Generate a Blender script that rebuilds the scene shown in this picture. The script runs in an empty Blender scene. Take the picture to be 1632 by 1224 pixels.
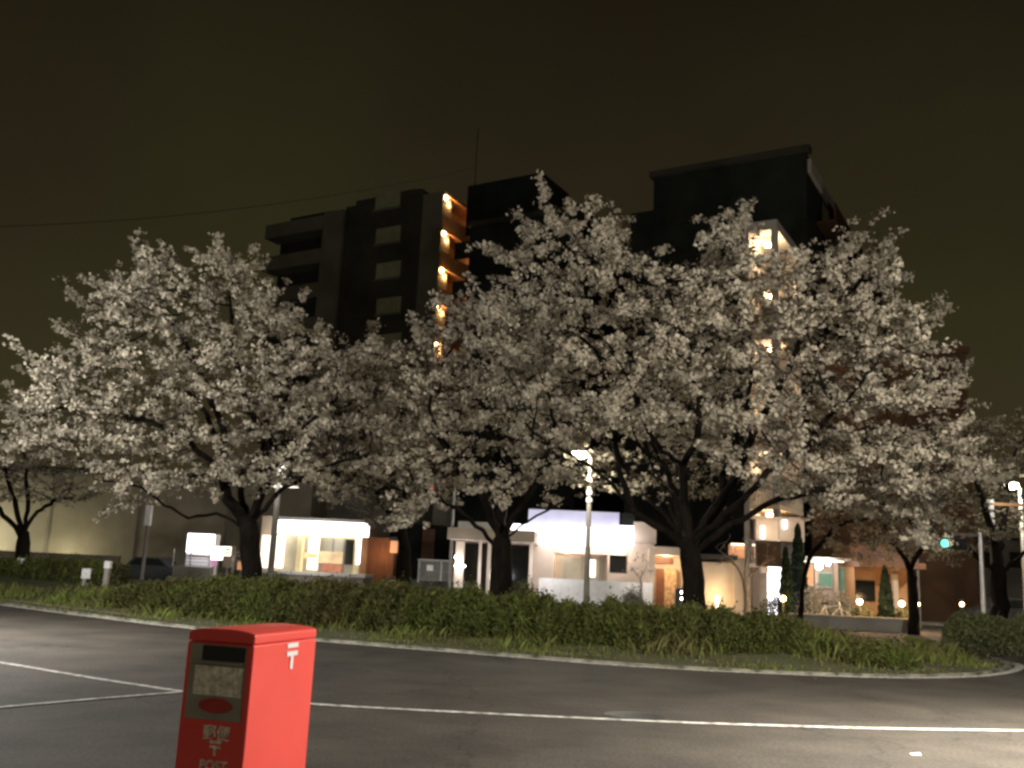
import bpy, math, random
import numpy as np
from mathutils import Vector
random.seed(4); rng = np.random.default_rng(4)
SC = bpy.context.scene
COL = SC.collection
# ------------------------------------------------------------------ camera
F = 1500.0; CAM = np.array([0.0, 0.0, 1.65])
PITCH = math.radians(11.2); ROLL = math.radians(2.7)
_f = np.array([0, math.cos(PITCH), math.sin(PITCH)])
_r0 = np.array([1.0, 0, 0]); _u0 = np.array([0, -math.sin(PITCH), math.cos(PITCH)])
_r = math.cos(ROLL)*_r0 + math.sin(ROLL)*_u0
_u = -math.sin(ROLL)*_r0 + math.cos(ROLL)*_u0
cd = bpy.data.cameras.new('camera'); cam = bpy.data.objects.new('camera', cd); COL.objects.link(cam)
from mathutils import Matrix
cam.matrix_world = Matrix(((_r[0], _u[0], -_f[0], 0), (_r[1], _u[1], -_f[1], 0), (_r[2], _u[2], -_f[2], CAM[2]), (0, 0, 0, 1)))
cd.sensor_width = 36; cd.lens = 36*F/1632; cd.clip_end = 2000; cd.clip_start = 0.05
SC.camera = cam
# ------------------------------------------------------------------ sky, added fill sun, exposure
W = bpy.data.worlds.new('World'); SC.world = W; W.use_nodes = True
nt = W.node_tree; nt.nodes.clear()
out = nt.nodes.new('ShaderNodeOutputWorld'); bg = nt.nodes.new('ShaderNodeBackground')
tc = nt.nodes.new('ShaderNodeTexCoord'); sep = nt.nodes.new('ShaderNodeSeparateXYZ')
ns = nt.nodes.new('ShaderNodeTexNoise'); ns.inputs['Scale'].default_value = 2.2; ns.inputs['Detail'].default_value = 6
ramp = nt.nodes.new('ShaderNodeValToRGB')
ramp.color_ramp.elements[0].position = 0.0; ramp.color_ramp.elements[0].color = (0.046, 0.037, 0.020, 1)
ramp.color_ramp.elements[1].position = 0.55; ramp.color_ramp.elements[1].color = (0.0135, 0.0100, 0.0055, 1)
e = ramp.color_ramp.elements.new(0.28); e.color = (0.026, 0.0215, 0.0105, 1)
ramp2 = nt.nodes.new('ShaderNodeValToRGB')
ramp2.color_ramp.elements[0].position = 0.35; ramp2.color_ramp.elements[0].color = (0.86, 0.74, 0.78, 1)
ramp2.color_ramp.elements[1].position = 0.65; ramp2.color_ramp.elements[1].color = (1.08, 1.18, 0.95, 1)
mx = nt.nodes.new('ShaderNodeMix'); mx.data_type = 'RGBA'; mx.blend_type = 'MULTIPLY'; mx.inputs[0].default_value = 1
L = nt.links.new
L(tc.outputs['Generated'], sep.inputs[0]); L(sep.outputs['Z'], ramp.inputs[0])
L(tc.outputs['Generated'], ns.inputs['Vector']); L(ns.outputs['Fac'], ramp2.inputs[0])
L(ramp.outputs[0], mx.inputs[6]); L(ramp2.outputs[0], mx.inputs[7]); L(mx.outputs[2], bg.inputs[0])
bg.inputs[1].default_value = 1.0; L(bg.outputs[0], out.inputs[0])
sl = bpy.data.lights.new('fill_sun', 'SUN'); so = bpy.data.objects.new('fill_sun', sl); COL.objects.link(so)
sl.energy = 0.03; sl.angle = math.radians(15); sl.color = (1.0, 0.9, 0.75)  # weak fill added from the camera side to lift walls and trees
so.rotation_euler = (math.radians(58), 0, math.radians(-20))
vs = SC.view_settings; vs.view_transform = 'Standard'; vs.look = 'None'; vs.exposure = 0; vs.gamma = 1
SC.cycles.use_denoising = True
SC.cycles.filter_width = 2.8
SC.cycles.sample_clamp_indirect = 4
SC.cycles.max_bounces = 5

# ------------------------------------------------------------------ pixel helpers
def proj(P):
    v = np.asarray(P, float)-CAM; w_ = v @ _f; return 816+F*(v @ _r)/w_, 612-F*(v @ _u)/w_
def raydir(px, py): return _f + _r*(px-816)/F - _u*(py-612)/F
def at(px, py, D):
    d = raydir(px, py); return CAM + d*(D/d[1])
def ground(px, py, z=0.0):
    d = raydir(px, py); return CAM + d*((z-CAM[2])/d[2])

# ------------------------------------------------------------------ materials
MATS = {}
def mat(name, col, rough=0.7, var=0.25, scale=6.0, bump=0.0, metal=0.0, emit=None, est=0.0, alpha=None, trans=0.0, island=0.0, col2=None, spec=0.5, detail=5, stretch=None):
    m = bpy.data.materials.new(name); m.use_nodes = True; t = m.node_tree; b = t.nodes['Principled BSDF']
    b.inputs['Roughness'].default_value = rough; b.inputs['Metallic'].default_value = metal
    b.inputs['Specular IOR Level'].default_value = spec
    tcn = t.nodes.new('ShaderNodeTexCoord'); n = t.nodes.new('ShaderNodeTexNoise')
    n.inputs['Scale'].default_value = scale; n.inputs['Detail'].default_value = detail
    if stretch:
        mp = t.nodes.new('ShaderNodeMapping'); mp.inputs['Scale'].default_value = stretch
        t.links.new(tcn.outputs['Object'], mp.inputs[0]); t.links.new(mp.outputs[0], n.inputs['Vector'])
    else: t.links.new(tcn.outputs['Object'], n.inputs['Vector'])
    r = t.nodes.new('ShaderNodeValToRGB')
    c2 = col2 or tuple(c*(1-var) for c in col); c1 = tuple(min(1, c*(1+var*0.6)) for c in col)
    r.color_ramp.elements[0].position = 0.33; r.color_ramp.elements[0].color = (*c2, 1)
    r.color_ramp.elements[1].position = 0.67; r.color_ramp.elements[1].color = (*c1, 1)
    t.links.new(n.outputs['Fac'], r.inputs[0]); last = r.outputs[0]
    if island:
        g = t.nodes.new('ShaderNodeNewGeometry'); mr = t.nodes.new('ShaderNodeMapRange')
        mr.inputs['To Min'].default_value = 1-island; mr.inputs['To Max'].default_value = 1+island*0.35
        t.links.new(g.outputs['Random Per Island'], mr.inputs[0])
        mm = t.nodes.new('ShaderNodeVectorMath'); mm.operation = 'SCALE'
        t.links.new(last, mm.inputs[0]); t.links.new(mr.outputs[0], mm.inputs['Scale']); last = mm.outputs[0]
    t.links.new(last, b.inputs['Base Color'])
    if bump:
        bn = t.nodes.new('ShaderNodeBump'); bn.inputs['Strength'].default_value = bump; bn.inputs['Distance'].default_value = 0.03
        n2 = t.nodes.new('ShaderNodeTexNoise'); n2.inputs['Scale'].default_value = scale*4; n2.inputs['Detail'].default_value = 6
        t.links.new(tcn.outputs['Object'], n2.inputs['Vector']); t.links.new(n2.outputs['Fac'], bn.inputs['Height']); t.links.new(bn.outputs[0], b.inputs['Normal'])
    if emit:
        b.inputs['Emission Color'].default_value = (*emit, 1); b.inputs['Emission Strength'].default_value = est
    if trans:
        tr = t.nodes.new('ShaderNodeBsdfTranslucent'); ms = t.nodes.new('ShaderNodeMixShader'); ms.inputs[0].default_value = trans
        t.links.new(last, tr.inputs['Color']); o = t.nodes['Material Output']
        t.links.new(b.outputs[0], ms.inputs[1]); t.links.new(tr.outputs[0], ms.inputs[2]); t.links.new(ms.outputs[0], o.inputs['Surface'])
    MATS[name] = m; return m
def brickmat(name, c1, c2, mortar, scale, bw=0.5, rh=0.25):
    m = mat(name, c1, 0.85, 0.2, 3); t = m.node_tree; b = t.nodes['Principled BSDF']
    br = t.nodes.new('ShaderNodeTexBrick'); br.inputs['Scale'].default_value = scale
    br.inputs['Color1'].default_value = (*c1, 1); br.inputs['Color2'].default_value = (*c2, 1); br.inputs['Mortar'].default_value = (*mortar, 1)
    br.inputs['Brick Width'].default_value = bw; br.inputs['Row Height'].default_value = rh
    tcn = [n for n in t.nodes if n.type == 'TEX_COORD'][0]
    mp = t.nodes.new('ShaderNodeMapping'); mp.inputs['Rotation'].default_value = (math.radians(90), 0, 0)
    t.links.new(tcn.outputs['Object'], mp.inputs[0]); t.links.new(mp.outputs[0], br.inputs['Vector']); t.links.new(br.outputs['Color'], b.inputs['Base Color'])
    return m
M = MATS
mat('asphalt', (0.064, 0.055, 0.043), 0.82, 0.3, 0.9, 0.5, spec=0.3, detail=12)
am = MATS['asphalt']; t_ = am.node_tree; bs = t_.nodes['Principled BSDF']
rl = [n for n in t_.nodes if n.type == 'VALTORGB'][0]; tcn_ = [n for n in t_.nodes if n.type == 'TEX_COORD'][0]
fn = t_.nodes.new('ShaderNodeTexNoise'); fn.inputs['Scale'].default_value = 26; fn.inputs['Detail'].default_value = 8; fn.inputs['Roughness'].default_value = 0.75
fr_ = t_.nodes.new('ShaderNodeValToRGB'); fr_.color_ramp.elements[0].position = 0.36; fr_.color_ramp.elements[0].color = (0.45, 0.45, 0.45, 1); fr_.color_ramp.elements[1].position = 0.66; fr_.color_ramp.elements[1].color = (1.5, 1.48, 1.45, 1)
vo = t_.nodes.new('ShaderNodeTexVoronoi'); vo.feature = 'DISTANCE_TO_EDGE'; vo.inputs['Scale'].default_value = 0.22
wn = t_.nodes.new('ShaderNodeTexNoise'); wn.inputs['Scale'].default_value = 1.6; wn.inputs['Detail'].default_value = 6
wm = t_.nodes.new('ShaderNodeMix'); wm.data_type = 'RGBA'; wm.blend_type = 'LINEAR_LIGHT'; wm.inputs[0].default_value = 0.5
cr = t_.nodes.new('ShaderNodeValToRGB'); cr.color_ramp.elements[0].position = 0.0; cr.color_ramp.elements[0].color = (0.55, 0.55, 0.55, 1); cr.color_ramp.elements[1].position = 0.006; cr.color_ramp.elements[1].color = (1, 1, 1, 1)
mA = t_.nodes.new('ShaderNodeMix'); mA.data_type = 'RGBA'; mA.blend_type = 'MULTIPLY'; mA.inputs[0].default_value = 1
mB = t_.nodes.new('ShaderNodeMix'); mB.data_type = 'RGBA'; mB.blend_type = 'MULTIPLY'; mB.inputs[0].default_value = 1
lk = t_.links.new
lk(tcn_.outputs['Object'], fn.inputs['Vector']); lk(fn.outputs['Fac'], fr_.inputs[0]); lk(tcn_.outputs['Object'], wn.inputs['Vector']); lk(tcn_.outputs['Object'], wm.inputs[6]); lk(wn.outputs['Color'], wm.inputs[7]); lk(wm.outputs[2], vo.inputs['Vector'])
lk(vo.outputs['Distance'], cr.inputs[0]); lk(rl.outputs[0], mA.inputs[6]); lk(fr_.outputs[0], mA.inputs[7]); lk(mA.outputs[2], mB.inputs[6]); lk(cr.outputs[0], mB.inputs[7]); lk(mB.outputs[2], bs.inputs['Base Color'])
mat('pavement', (0.2, 0.19, 0.17), 0.85, 0.25, 2.0, 0.2)
mat('line_paint', (0.74, 0.73, 0.66), 0.7, 0.45, 9, 0.1, col2=(0.22, 0.20, 0.17), detail=9)
mat('worn_paint', (0.42, 0.40, 0.36), 0.8, 0.6, 9, 0.1, col2=(0.16, 0.15, 0.13))
mat('kerb', (0.27, 0.25, 0.19), 0.9, 0.5, 3.4, 0.4, col2=(0.045, 0.05, 0.02))
mat('soil', (0.085, 0.075, 0.04), 0.95, 0.5, 1.3, 0.5, col2=(0.06, 0.075, 0.02))
mat('grass_blade', (0.19, 0.235, 0.05), 0.8, 0.5, 0.5, 0, trans=0.3, island=0.3, col2=(0.18, 0.155, 0.065), spec=0.15)
mat('hedge_leaf', (0.082, 0.102, 0.024), 0.7, 0.5, 0.7, 0, trans=0.3, island=0.3, col2=(0.088, 0.072, 0.026), spec=0.2)
mat('hedge_leaf_olive', (0.12, 0.13, 0.045), 0.6, 0.3, 0.9, 0, trans=0.2, island=0.5)
mat('conifer_leaf', (0.012, 0.035, 0.014), 0.7, 0.4, 2, 0, island=0.4)
mat('twig_brown', (0.03, 0.024, 0.015), 0.9, 0.4, 5, 0.3)
mat('bark', (0.011, 0.008, 0.006), 0.9, 0.5, 7, 0.7, stretch=(1, 1, 0.3), spec=0.08)
mat('pale_bark', (0.22, 0.19, 0.16), 0.9, 0.3, 7, 0.4)
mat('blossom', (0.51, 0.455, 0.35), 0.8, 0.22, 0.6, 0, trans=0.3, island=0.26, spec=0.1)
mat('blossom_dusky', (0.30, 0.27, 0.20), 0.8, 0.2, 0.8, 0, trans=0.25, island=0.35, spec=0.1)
mat('red_paint', (0.85, 0.088, 0.068), 0.36, 0.05, 3.0, 0.01, col2=(0.80, 0.080, 0.06), detail=10)
mat('dull_red', (0.45, 0.04, 0.03), 0.5, 0.2, 5)
mat('slot_grey', (0.30, 0.27, 0.20), 0.45, 0.2, 8)
mat('black', (0.012, 0.012, 0.012), 0.6, 0.2, 5)
mat('notice', (0.78, 0.72, 0.56), 0.6, 0.35, 40, col2=(0.45, 0.42, 0.33))
mat('white_paint', (0.8, 0.79, 0.76), 0.5, 0.1, 5)
mat('steel', (0.42, 0.41, 0.38), 0.4, 0.15, 5, metal=0.5)
mat('tower_concrete', (0.13, 0.12, 0.085), 0.9, 0.2, 0.5)
mat('concrete_pole', (0.24, 0.225, 0.19), 0.8, 0.15, 3)
mat('concrete', (0.34, 0.31, 0.27), 0.9, 0.22, 0.5, 0.2)
mat('pale_concrete', (0.42, 0.37, 0.285), 0.9, 0.15, 0.6, 0.2)
mat('tower_dark', (0.05, 0.045, 0.034), 0.9, 0.25, 0.6, spec=0.1)
mat('dark_cladding', (0.02, 0.022, 0.018), 0.8, 0.3, 0.7, spec=0.1)
mat('brown_cladding', (0.06, 0.034, 0.02), 0.85, 0.2, 0.7, spec=0.1)
mat('orange_wall', (0.55, 0.30, 0.14), 0.8, 0.15, 1.0)
mat('cream_wall', (0.66, 0.55, 0.44), 0.85, 0.10, 1.2, 0.1)
mat('warm_stone', (0.6, 0.44, 0.26), 0.85, 0.5, 6, 0.3)
mat('brown_door', (0.20, 0.09, 0.05), 0.5, 0.2, 4)
mat('wood_fence', (0.26, 0.11, 0.045), 0.7, 0.35, 2.5, stretch=(8, 8, 0.4))
mat('dark_metal', (0.035, 0.033, 0.03), 0.5, 0.2, 4, metal=0.4)
mat('glass_dark', (0.02, 0.022, 0.02), 0.12, 0.2, 3)
mat('glass_tower', (0.24, 0.24, 0.14), 0.3, 0.2, 1.5)
mat('lit_grey_glass', (0.3, 0.27, 0.2), 0.3, 0.25, 0.9, emit=(0.75, 0.68, 0.5), est=0.16)
mat('yellow_frame', (0.75, 0.62, 0.33), 0.5, 0.1, 4, emit=(1.0, 0.85, 0.5), est=0.25)
mat('poster', (0.75, 0.55, 0.33), 0.6, 0.35, 2.2, emit=(1.0, 0.75, 0.42), est=0.35)
mat('poster_red', (0.5, 0.2, 0.12), 0.6, 0.3, 3, emit=(0.6, 0.25, 0.15), est=0.2)
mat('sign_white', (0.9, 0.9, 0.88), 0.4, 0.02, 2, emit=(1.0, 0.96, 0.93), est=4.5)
mat('glow_violet', (0.9, 0.9, 0.9), 0.4, 0.02, 2, emit=(0.95, 0.91, 1.0), est=4.0)  # glow for lit displays, and for the blown out lit wall of the house
mat('glow_violet_dim', (0.5, 0.5, 0.6), 0.5, 0.15, 1, emit=(0.62, 0.62, 0.85), est=0.35)  # upper lit wall of the house, its light put into emission
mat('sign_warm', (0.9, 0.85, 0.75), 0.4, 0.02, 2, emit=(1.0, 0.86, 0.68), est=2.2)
mat('lamp_white', (1, 1, 1), 0.4, 0.0, 2, emit=(1.0, 0.95, 0.82), est=30)
mat('lamp_cool', (1, 1, 1), 0.4, 0.0, 2, emit=(1.0, 0.98, 0.95), est=18)
mat('lamp_warm', (1, 0.9, 0.7), 0.4, 0.0, 2, emit=(1.0, 0.66, 0.32), est=22)
mat('lamp_green', (0.2, 0.9, 0.6), 0.4, 0.0, 2, emit=(0.08, 1.0, 0.55), est=4)
mat('lamp_red', (0.9, 0.2, 0.1), 0.4, 0.0, 2, emit=(1.0, 0.2, 0.1), est=0.6)
mat('green_panel', (0.14, 0.28, 0.20), 0.5, 0.2, 3, emit=(0.2, 0.42, 0.3), est=0.25)
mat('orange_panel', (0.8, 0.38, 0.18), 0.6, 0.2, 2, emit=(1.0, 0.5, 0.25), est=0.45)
mat('sign_brown', (0.045, 0.025, 0.012), 0.6, 0.2, 4)
mat('car_paint', (0.1, 0.11, 0.11), 0.25, 0.1, 3, metal=0.4)
mat('car_silver', (0.55, 0.55, 0.52), 0.25, 0.1, 3, metal=0.3)
mat('tyre', (0.02, 0.02, 0.02), 0.9, 0.2, 8)
mat('road_red', (0.7, 0.12, 0.08), 0.6, 0.1, 5, emit=(0.9, 0.2, 0.12), est=0.15)
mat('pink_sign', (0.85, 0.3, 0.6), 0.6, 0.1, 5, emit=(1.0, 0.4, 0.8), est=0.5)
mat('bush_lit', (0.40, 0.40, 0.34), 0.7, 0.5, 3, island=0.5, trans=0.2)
mat('roof_dark', (0.05, 0.045, 0.04), 0.8, 0.2, 2)

# ------------------------------------------------------------------ mesh building
def wloc(o):
    v = Vector((0, 0, 0))
    while o is not None: v = v + o.location; o = o.parent
    return v
class MB:
    def __init__(s): s.v = []; s.f = []
    def add(s, vs, fs):
        n = len(s.v); s.v += [tuple(v) for v in vs]; s.f += [tuple(i+n for i in f) for f in fs]; return s
    def hexa(s, p):   # 8 points: bottom ring 0-3, top ring 4-7
        return s.add(p, [(0, 3, 2, 1), (4, 5, 6, 7), (0, 1, 5, 4), (1, 2, 6, 5), (2, 3, 7, 6), (3, 0, 4, 7)])
    def box(s, x0, x1, y0, y1, z0, z1):
        return s.hexa([(x0, y0, z0), (x1, y0, z0), (x1, y1, z0), (x0, y1, z0), (x0, y0, z1), (x1, y0, z1), (x1, y1, z1), (x0, y1, z1)])
    def tube(s, p0, p1, r0, r1=None, n=10):
        r1 = r0 if r1 is None else r1
        p0 = Vector(p0); p1 = Vector(p1); d = (p1-p0).normalized()
        a = d.orthogonal().normalized(); b = d.cross(a); vs = []
        for p, r in ((p0, r0), (p1, r1)):
            for i in range(n):
                t = 2*math.pi*i/n; vs.append(p + (a*math.cos(t) + b*math.sin(t))*r)
        fs = [(i, (i+1) % n, n+(i+1) % n, n+i) for i in range(n)] + [tuple(reversed(range(n))), tuple(range(n, 2*n))]
        return s.add(vs, fs)
    def ball(s, c, r, sz=1.0, n=12, m=8, top=False):
        vs = []; fs = []
        for j in range(m+1):
            ph = math.pi*j/m
            for i in range(n):
                t = 2*math.pi*i/n; vs.append((c[0]+r*math.sin(ph)*math.cos(t), c[1]+r*math.sin(ph)*math.sin(t), c[2]+r*sz*math.cos(ph)))
        for j in range(m):
            for i in range(n): fs.append((j*n+i, (j+1)*n+i, (j+1)*n+(i+1) % n, j*n+(i+1) % n))
        return s.add(vs, fs)
    def build(s, name, m, parent=None, smooth=False, bevel=0):
        me = bpy.data.meshes.new(name); w = wloc(parent) if parent else Vector((0, 0, 0))
        me.from_pydata([(v[0]-w.x, v[1]-w.y, v[2]-w.z) for v in s.v], [], s.f); me.materials.append(M[m]); me.update()
        if smooth: me.polygons.foreach_set('use_smooth', [True]*len(me.polygons))
        o = bpy.data.objects.new(name, me); COL.objects.link(o); o.parent = parent
        if bevel:
            b = o.modifiers.new('bevel', 'BEVEL'); b.width = bevel; b.segments = 3; b.limit_method = 'ANGLE'
        return o
def npmesh(name, V, Fq, m, parent=None, smooth=False):
    """V (n,3), Fq (k,q)"""
    me = bpy.data.meshes.new(name); w = wloc(parent) if parent else Vector((0, 0, 0))
    V = np.asarray(V, dtype=np.float32) - np.array(w, dtype=np.float32); q = Fq.shape[1]; k = len(Fq)
    me.vertices.add(len(V)); me.vertices.foreach_set('co', V.ravel())
    me.loops.add(k*q); me.loops.foreach_set('vertex_index', Fq.astype(np.int32).ravel())
    me.polygons.add(k); me.polygons.foreach_set('loop_start', np.arange(0, k*q, q, dtype=np.int32))
    me.materials.append(M[m])
    if smooth: me.polygons.foreach_set('use_smooth', np.ones(k, dtype=bool))
    me.update(calc_edges=True)
    o = bpy.data.objects.new(name, me); COL.objects.link(o); o.parent = parent; return o
def leaves(centres, size, jitter=0.35, flat=0.0):
    """random quads round the centres, as a quad soup"""
    n = len(centres); a = rng.normal(size=(n, 3)); a /= np.linalg.norm(a, axis=1)[:, None]
    b = rng.normal(size=(n, 3)); b -= (a*b).sum(1)[:, None]*a; b /= np.linalg.norm(b, axis=1)[:, None]
    s = size*(1+jitter*rng.uniform(-1, 1, n))[:, None]
    p = [centres - a*s*.5 - b*s*.35, centres + a*s*.1 - b*s*.5, centres + a*s*.5 + b*s*.35, centres - a*s*.1 + b*s*.5]
    V = np.stack(p, 1).reshape(-1, 3); return V, np.arange(4*n).reshape(n, 4)
def tag(o, label=None, cat=None, group=None, kind=None):
    if label: o['label'] = label
    if cat: o['category'] = cat
    if group: o['group'] = group
    if kind: o['kind'] = kind
    return o
def thing(name, loc, label, cat, group=None):
    o = bpy.data.objects.new(name, None); COL.objects.link(o); o.location = tuple(float(c) for c in loc); o.empty_display_size = 0.2
    return tag(o, label, cat, group)
def point(loc, energy, col=(1, 0.9, 0.75), r=0.15, name='lamp_light', parent=None):
    l = bpy.data.lights.new(name, 'POINT'); l.energy = energy; l.color = col; l.shadow_soft_size = r
    o = bpy.data.objects.new(name, l); COL.objects.link(o)
    w = wloc(parent) if parent else Vector((0, 0, 0)); o.parent = parent
    o.location = Vector([float(c) for c in loc]) - w; return o
def spot(loc, energy, col, cone, parent, r=0.2, blend=0.6):
    l = bpy.data.lights.new('lamp_beam', 'SPOT'); l.energy = energy; l.color = col; l.spot_size = math.radians(cone); l.spot_blend = blend; l.shadow_soft_size = r
    o = bpy.data.objects.new('lamp_beam', l); COL.objects.link(o); o.parent = parent; o.location = Vector([float(c) for c in loc]) - wloc(parent); return o

class Facade:
    """a vertical plane through the ground point under pixel column px at distance D, turned by phi"""
    def __init__(s, px, D, phi=0.0, py=880):
        ph = math.radians(phi); s.a = np.array([math.cos(ph), math.sin(ph), 0]); s.n = np.array([math.sin(ph), -math.cos(ph), 0])
        s.o = at(px, py, D); s.o[2] = 0
    def hit(s, px, py, off=0.0):
        d = raydir(px, py); t = (off - (CAM-s.o) @ s.n)/(d @ s.n); return CAM + d*t
    def sz(s, px, py, off=0.0):
        p = s.hit(px, py, off); return float((p-s.o) @ s.a), float(p[2])
    def w(s, a, off, z): p = s.o + s.a*a + s.n*off; return (p[0], p[1], z)
    def lbox(s, mb, a0, a1, o0, o1, z0, z1):
        return mb.hexa([s.w(a0, o1, z0), s.w(a1, o1, z0), s.w(a1, o0, z0), s.w(a0, o0, z0), s.w(a0, o1, z1), s.w(a1, o1, z1), s.w(a1, o0, z1), s.w(a0, o0, z1)])
    def box(s, mb, x0, y0, x1, y1, o0, o1, floor=False):
        """pixel rectangle -> box between offsets o0 (back) and o1 (front, towards the camera)"""
        ym = (y0+y1)/2; xm = (x0+x1)/2
        a0 = s.sz(x0, ym, o1)[0]; a1 = s.sz(x1, ym, o1)[0]; z1 = s.sz(xm, y0, o1)[1]; z0 = 0.0 if floor else s.sz(xm, y1, o1)[1]
        return s.lbox(mb, a0, a1, o0, o1, z0, z1)
    def base(s, px, off=0.0):
        p = s.hit(px, 900, off); return (p[0], p[1], 0.0)

# ================================================================== SETTING
g = MB(); g.add([(-600, -60, 0), (600, -60, 0), (600, 900, 0), (-600, 900, 0)], [(0, 1, 2, 3)])
tag(g.build('road', 'asphalt'), kind='structure')
# far pavement in front of the buildings
fp = MB(); fp.box(-60, 60, 46, 110, 0.004, 0.14)
tag(fp.build('pavement', 'pavement'), kind='structure')

# island outline (near edge from the photograph, far edge plausible)
near = [ground(*p) for p in [(-260, 938), (-120, 949), (0, 963), (120, 979), (250, 995), (380, 1009), (500, 1020.5), (650, 1033), (815, 1046), (960, 1058), (1100, 1067), (1300, 1076), (1420, 1079.5), (1500, 1079), (1560, 1076), (1600, 1070), (1616, 1062), (1604, 1055), (1570, 1049)]]
tip = near[-1]
far = [np.array([tip[0]-1.5, tip[1]+1.6, 0]), np.array([tip[0]-4, tip[1]+4.0, 0]), np.array([4, 33, 0]), np.array([-4, 36, 0]), np.array([-14, 41, 0]), np.array([-30, 48, 0])]
def smooth_line(P, step):
    P = np.array(P); t = np.r_[0, np.cumsum(np.linalg.norm(np.diff(P, axis=0), axis=1))]
    n = int(t[-1]/0.1); u = np.linspace(0, t[-1], n); Q = np.stack([np.interp(u, t, P[:, i]) for i in range(3)], 1)
    k = 9; ker = np.ones(k)/k
    for _ in range(3):
        Qp = np.vstack([np.repeat(Q[:1], k//2, 0), Q, np.repeat(Q[-1:], k//2, 0)]); Q = np.stack([np.convolve(Qp[:, i], ker, 'valid') for i in range(3)], 1)
    return Q[::max(1, int(step/0.1))]
edge = smooth_line(near + far, 0.2)
def ribbon(P, w0, w1, z0, z1=None):
    """strip along P between side offsets w0..w1 (left of travel positive)"""
    P = np.asarray(P); T = np.gradient(P, axis=0); T[:, 2] = 0; T /= np.linalg.norm(T, axis=1)[:, None]
    N = np.stack([-T[:, 1], T[:, 0], 0*T[:, 0]], 1); return P + N*w0, P + N*w1
def strip_obj(name, P, w0, w1, z, m, h=None, wob=0.0):
    A, B = ribbon(P, w0, w1, z); n = len(P)
    if wob: A = A + rng.normal(size=A.shape)*wob; B = B + rng.normal(size=B.shape)*wob
    A[:, 2] = z; B[:, 2] = z
    if h is None:
        V = np.vstack([A, B]); Fq = np.stack([np.arange(n-1), np.arange(1, n), n+np.arange(1, n), n+np.arange(n-1)], 1)
    else:
        A0 = A.copy(); B0 = B.copy(); A0[:, 2] = z-h; B0[:, 2] = z-h; V = np.vstack([A0, A, B, B0]); i = np.arange(n-1)
        Fq = np.vstack([np.stack([k*n+i, k*n+i+1, (k+1)*n+i+1, (k+1)*n+i], 1) for k in range(3)])
    return npmesh(name, V, Fq, m)
tag(strip_obj('edge_line', edge, -0.26, -0.06, 0.008, 'line_paint'), kind='structure')
kz = edge.copy(); tag(strip_obj('kerb', kz, -0.02, 0.14, 0.05, 'kerb', 0.12, 0.012), kind='structure')
# centre line and the two lines that merge into it on the left
def road_line(name, pts, w, m, z=0.008):
    P = smooth_line([ground(*p) for p in pts], 0.3); return tag(strip_obj(name, P, -w/2, w/2, z, m), kind='structure')
road_line('centre_line', [(330, 1108), (500, 1124), (815, 1140), (1100, 1153), (1400, 1162), (1700, 1166)], 0.12, 'line_paint')
road_line('left_line', [(-200, 1030), (0, 1056), (140, 1080), (290, 1103), (345, 1110)], 0.12, 'worn_paint')
road_line('left_merge_line', [(-200, 1150), (0, 1128), (140, 1116), (285, 1104), (345, 1100)], 0.09, 'worn_paint', 0.012)
# second island on the right
isl2 = [ground(*p) for p in [(1478, 1030), (1500, 1040), (1560, 1046), (1640, 1052), (1760, 1058)]]
P2 = smooth_line(isl2, 0.25); tag(strip_obj('kerb', P2, -0.02, 0.25, 0.11, 'kerb', 0.16, 0.01), kind='structure')
tag(strip_obj('verge', P2, 0.25, 6.0, 0.10, 'soil'), kind='structure')

# mounded earth of the island
poly = edge[:, :2]
def sdist(Q):
    """signed distance, positive inside, of points Q (n,2) to the island outline"""
    A = poly; B = np.roll(poly, -1, 0); d = np.full(len(Q), 1e9); inside = np.zeros(len(Q), bool)
    for a, b in zip(A, B):
        ab = b-a; t = np.clip(((Q-a) @ ab)/(ab @ ab + 1e-9), 0, 1); d = np.minimum(d, np.linalg.norm(Q-a-t[:, None]*ab, axis=1))
        c = ((a[1] > Q[:, 1]) != (b[1] > Q[:, 1])); 
        with np.errstate(divide='ignore', invalid='ignore'): xx = (b[0]-a[0])*(Q[:, 1]-a[1])/(b[1]-a[1])+a[0]
        inside ^= c & (Q[:, 0] < xx)
    return np.where(inside, d, -d)
def hz(sd, x, y):
    t = np.clip((sd-0.1)/4.5, 0, 1); s = t*t*(3-2*t)
    return 0.04 + 0.60*s*np.clip((11.5-x)/6, 0.25, 1) + 0.03*np.sin(x*2.1+y)*t + 0.02*np.sin(y*3.7-x*1.3)*t - np.where(sd < 0.05, 0.2, 0)
gx = np.arange(-33, 13, 0.25); gy = np.arange(15, 50, 0.25); GX, GY = np.meshgrid(gx, gy, indexing='ij')
SD = sdist(np.stack([GX.ravel(), GY.ravel()], 1)).reshape(GX.shape); Z = hz(SD, GX, GY)
idx = np.arange(GX.size).reshape(GX.shape); keep = (SD > -0.02)
K = keep[:-1, :-1] & keep[1:, :-1] & keep[1:, 1:] & keep[:-1, 1:]
Fq = np.stack([idx[:-1, :-1][K], idx[1:, :-1][K], idx[1:, 1:][K], idx[:-1, 1:][K]], 1)
tag(npmesh('island_ground', np.stack([GX.ravel(), GY.ravel(), Z.ravel()], 1), Fq, 'soil', smooth=True), kind='structure')
def island_z(x, y):
    s = sdist(np.array([[x, y]])); return float(hz(s, np.array([x]), np.array([y]))[0])

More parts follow.
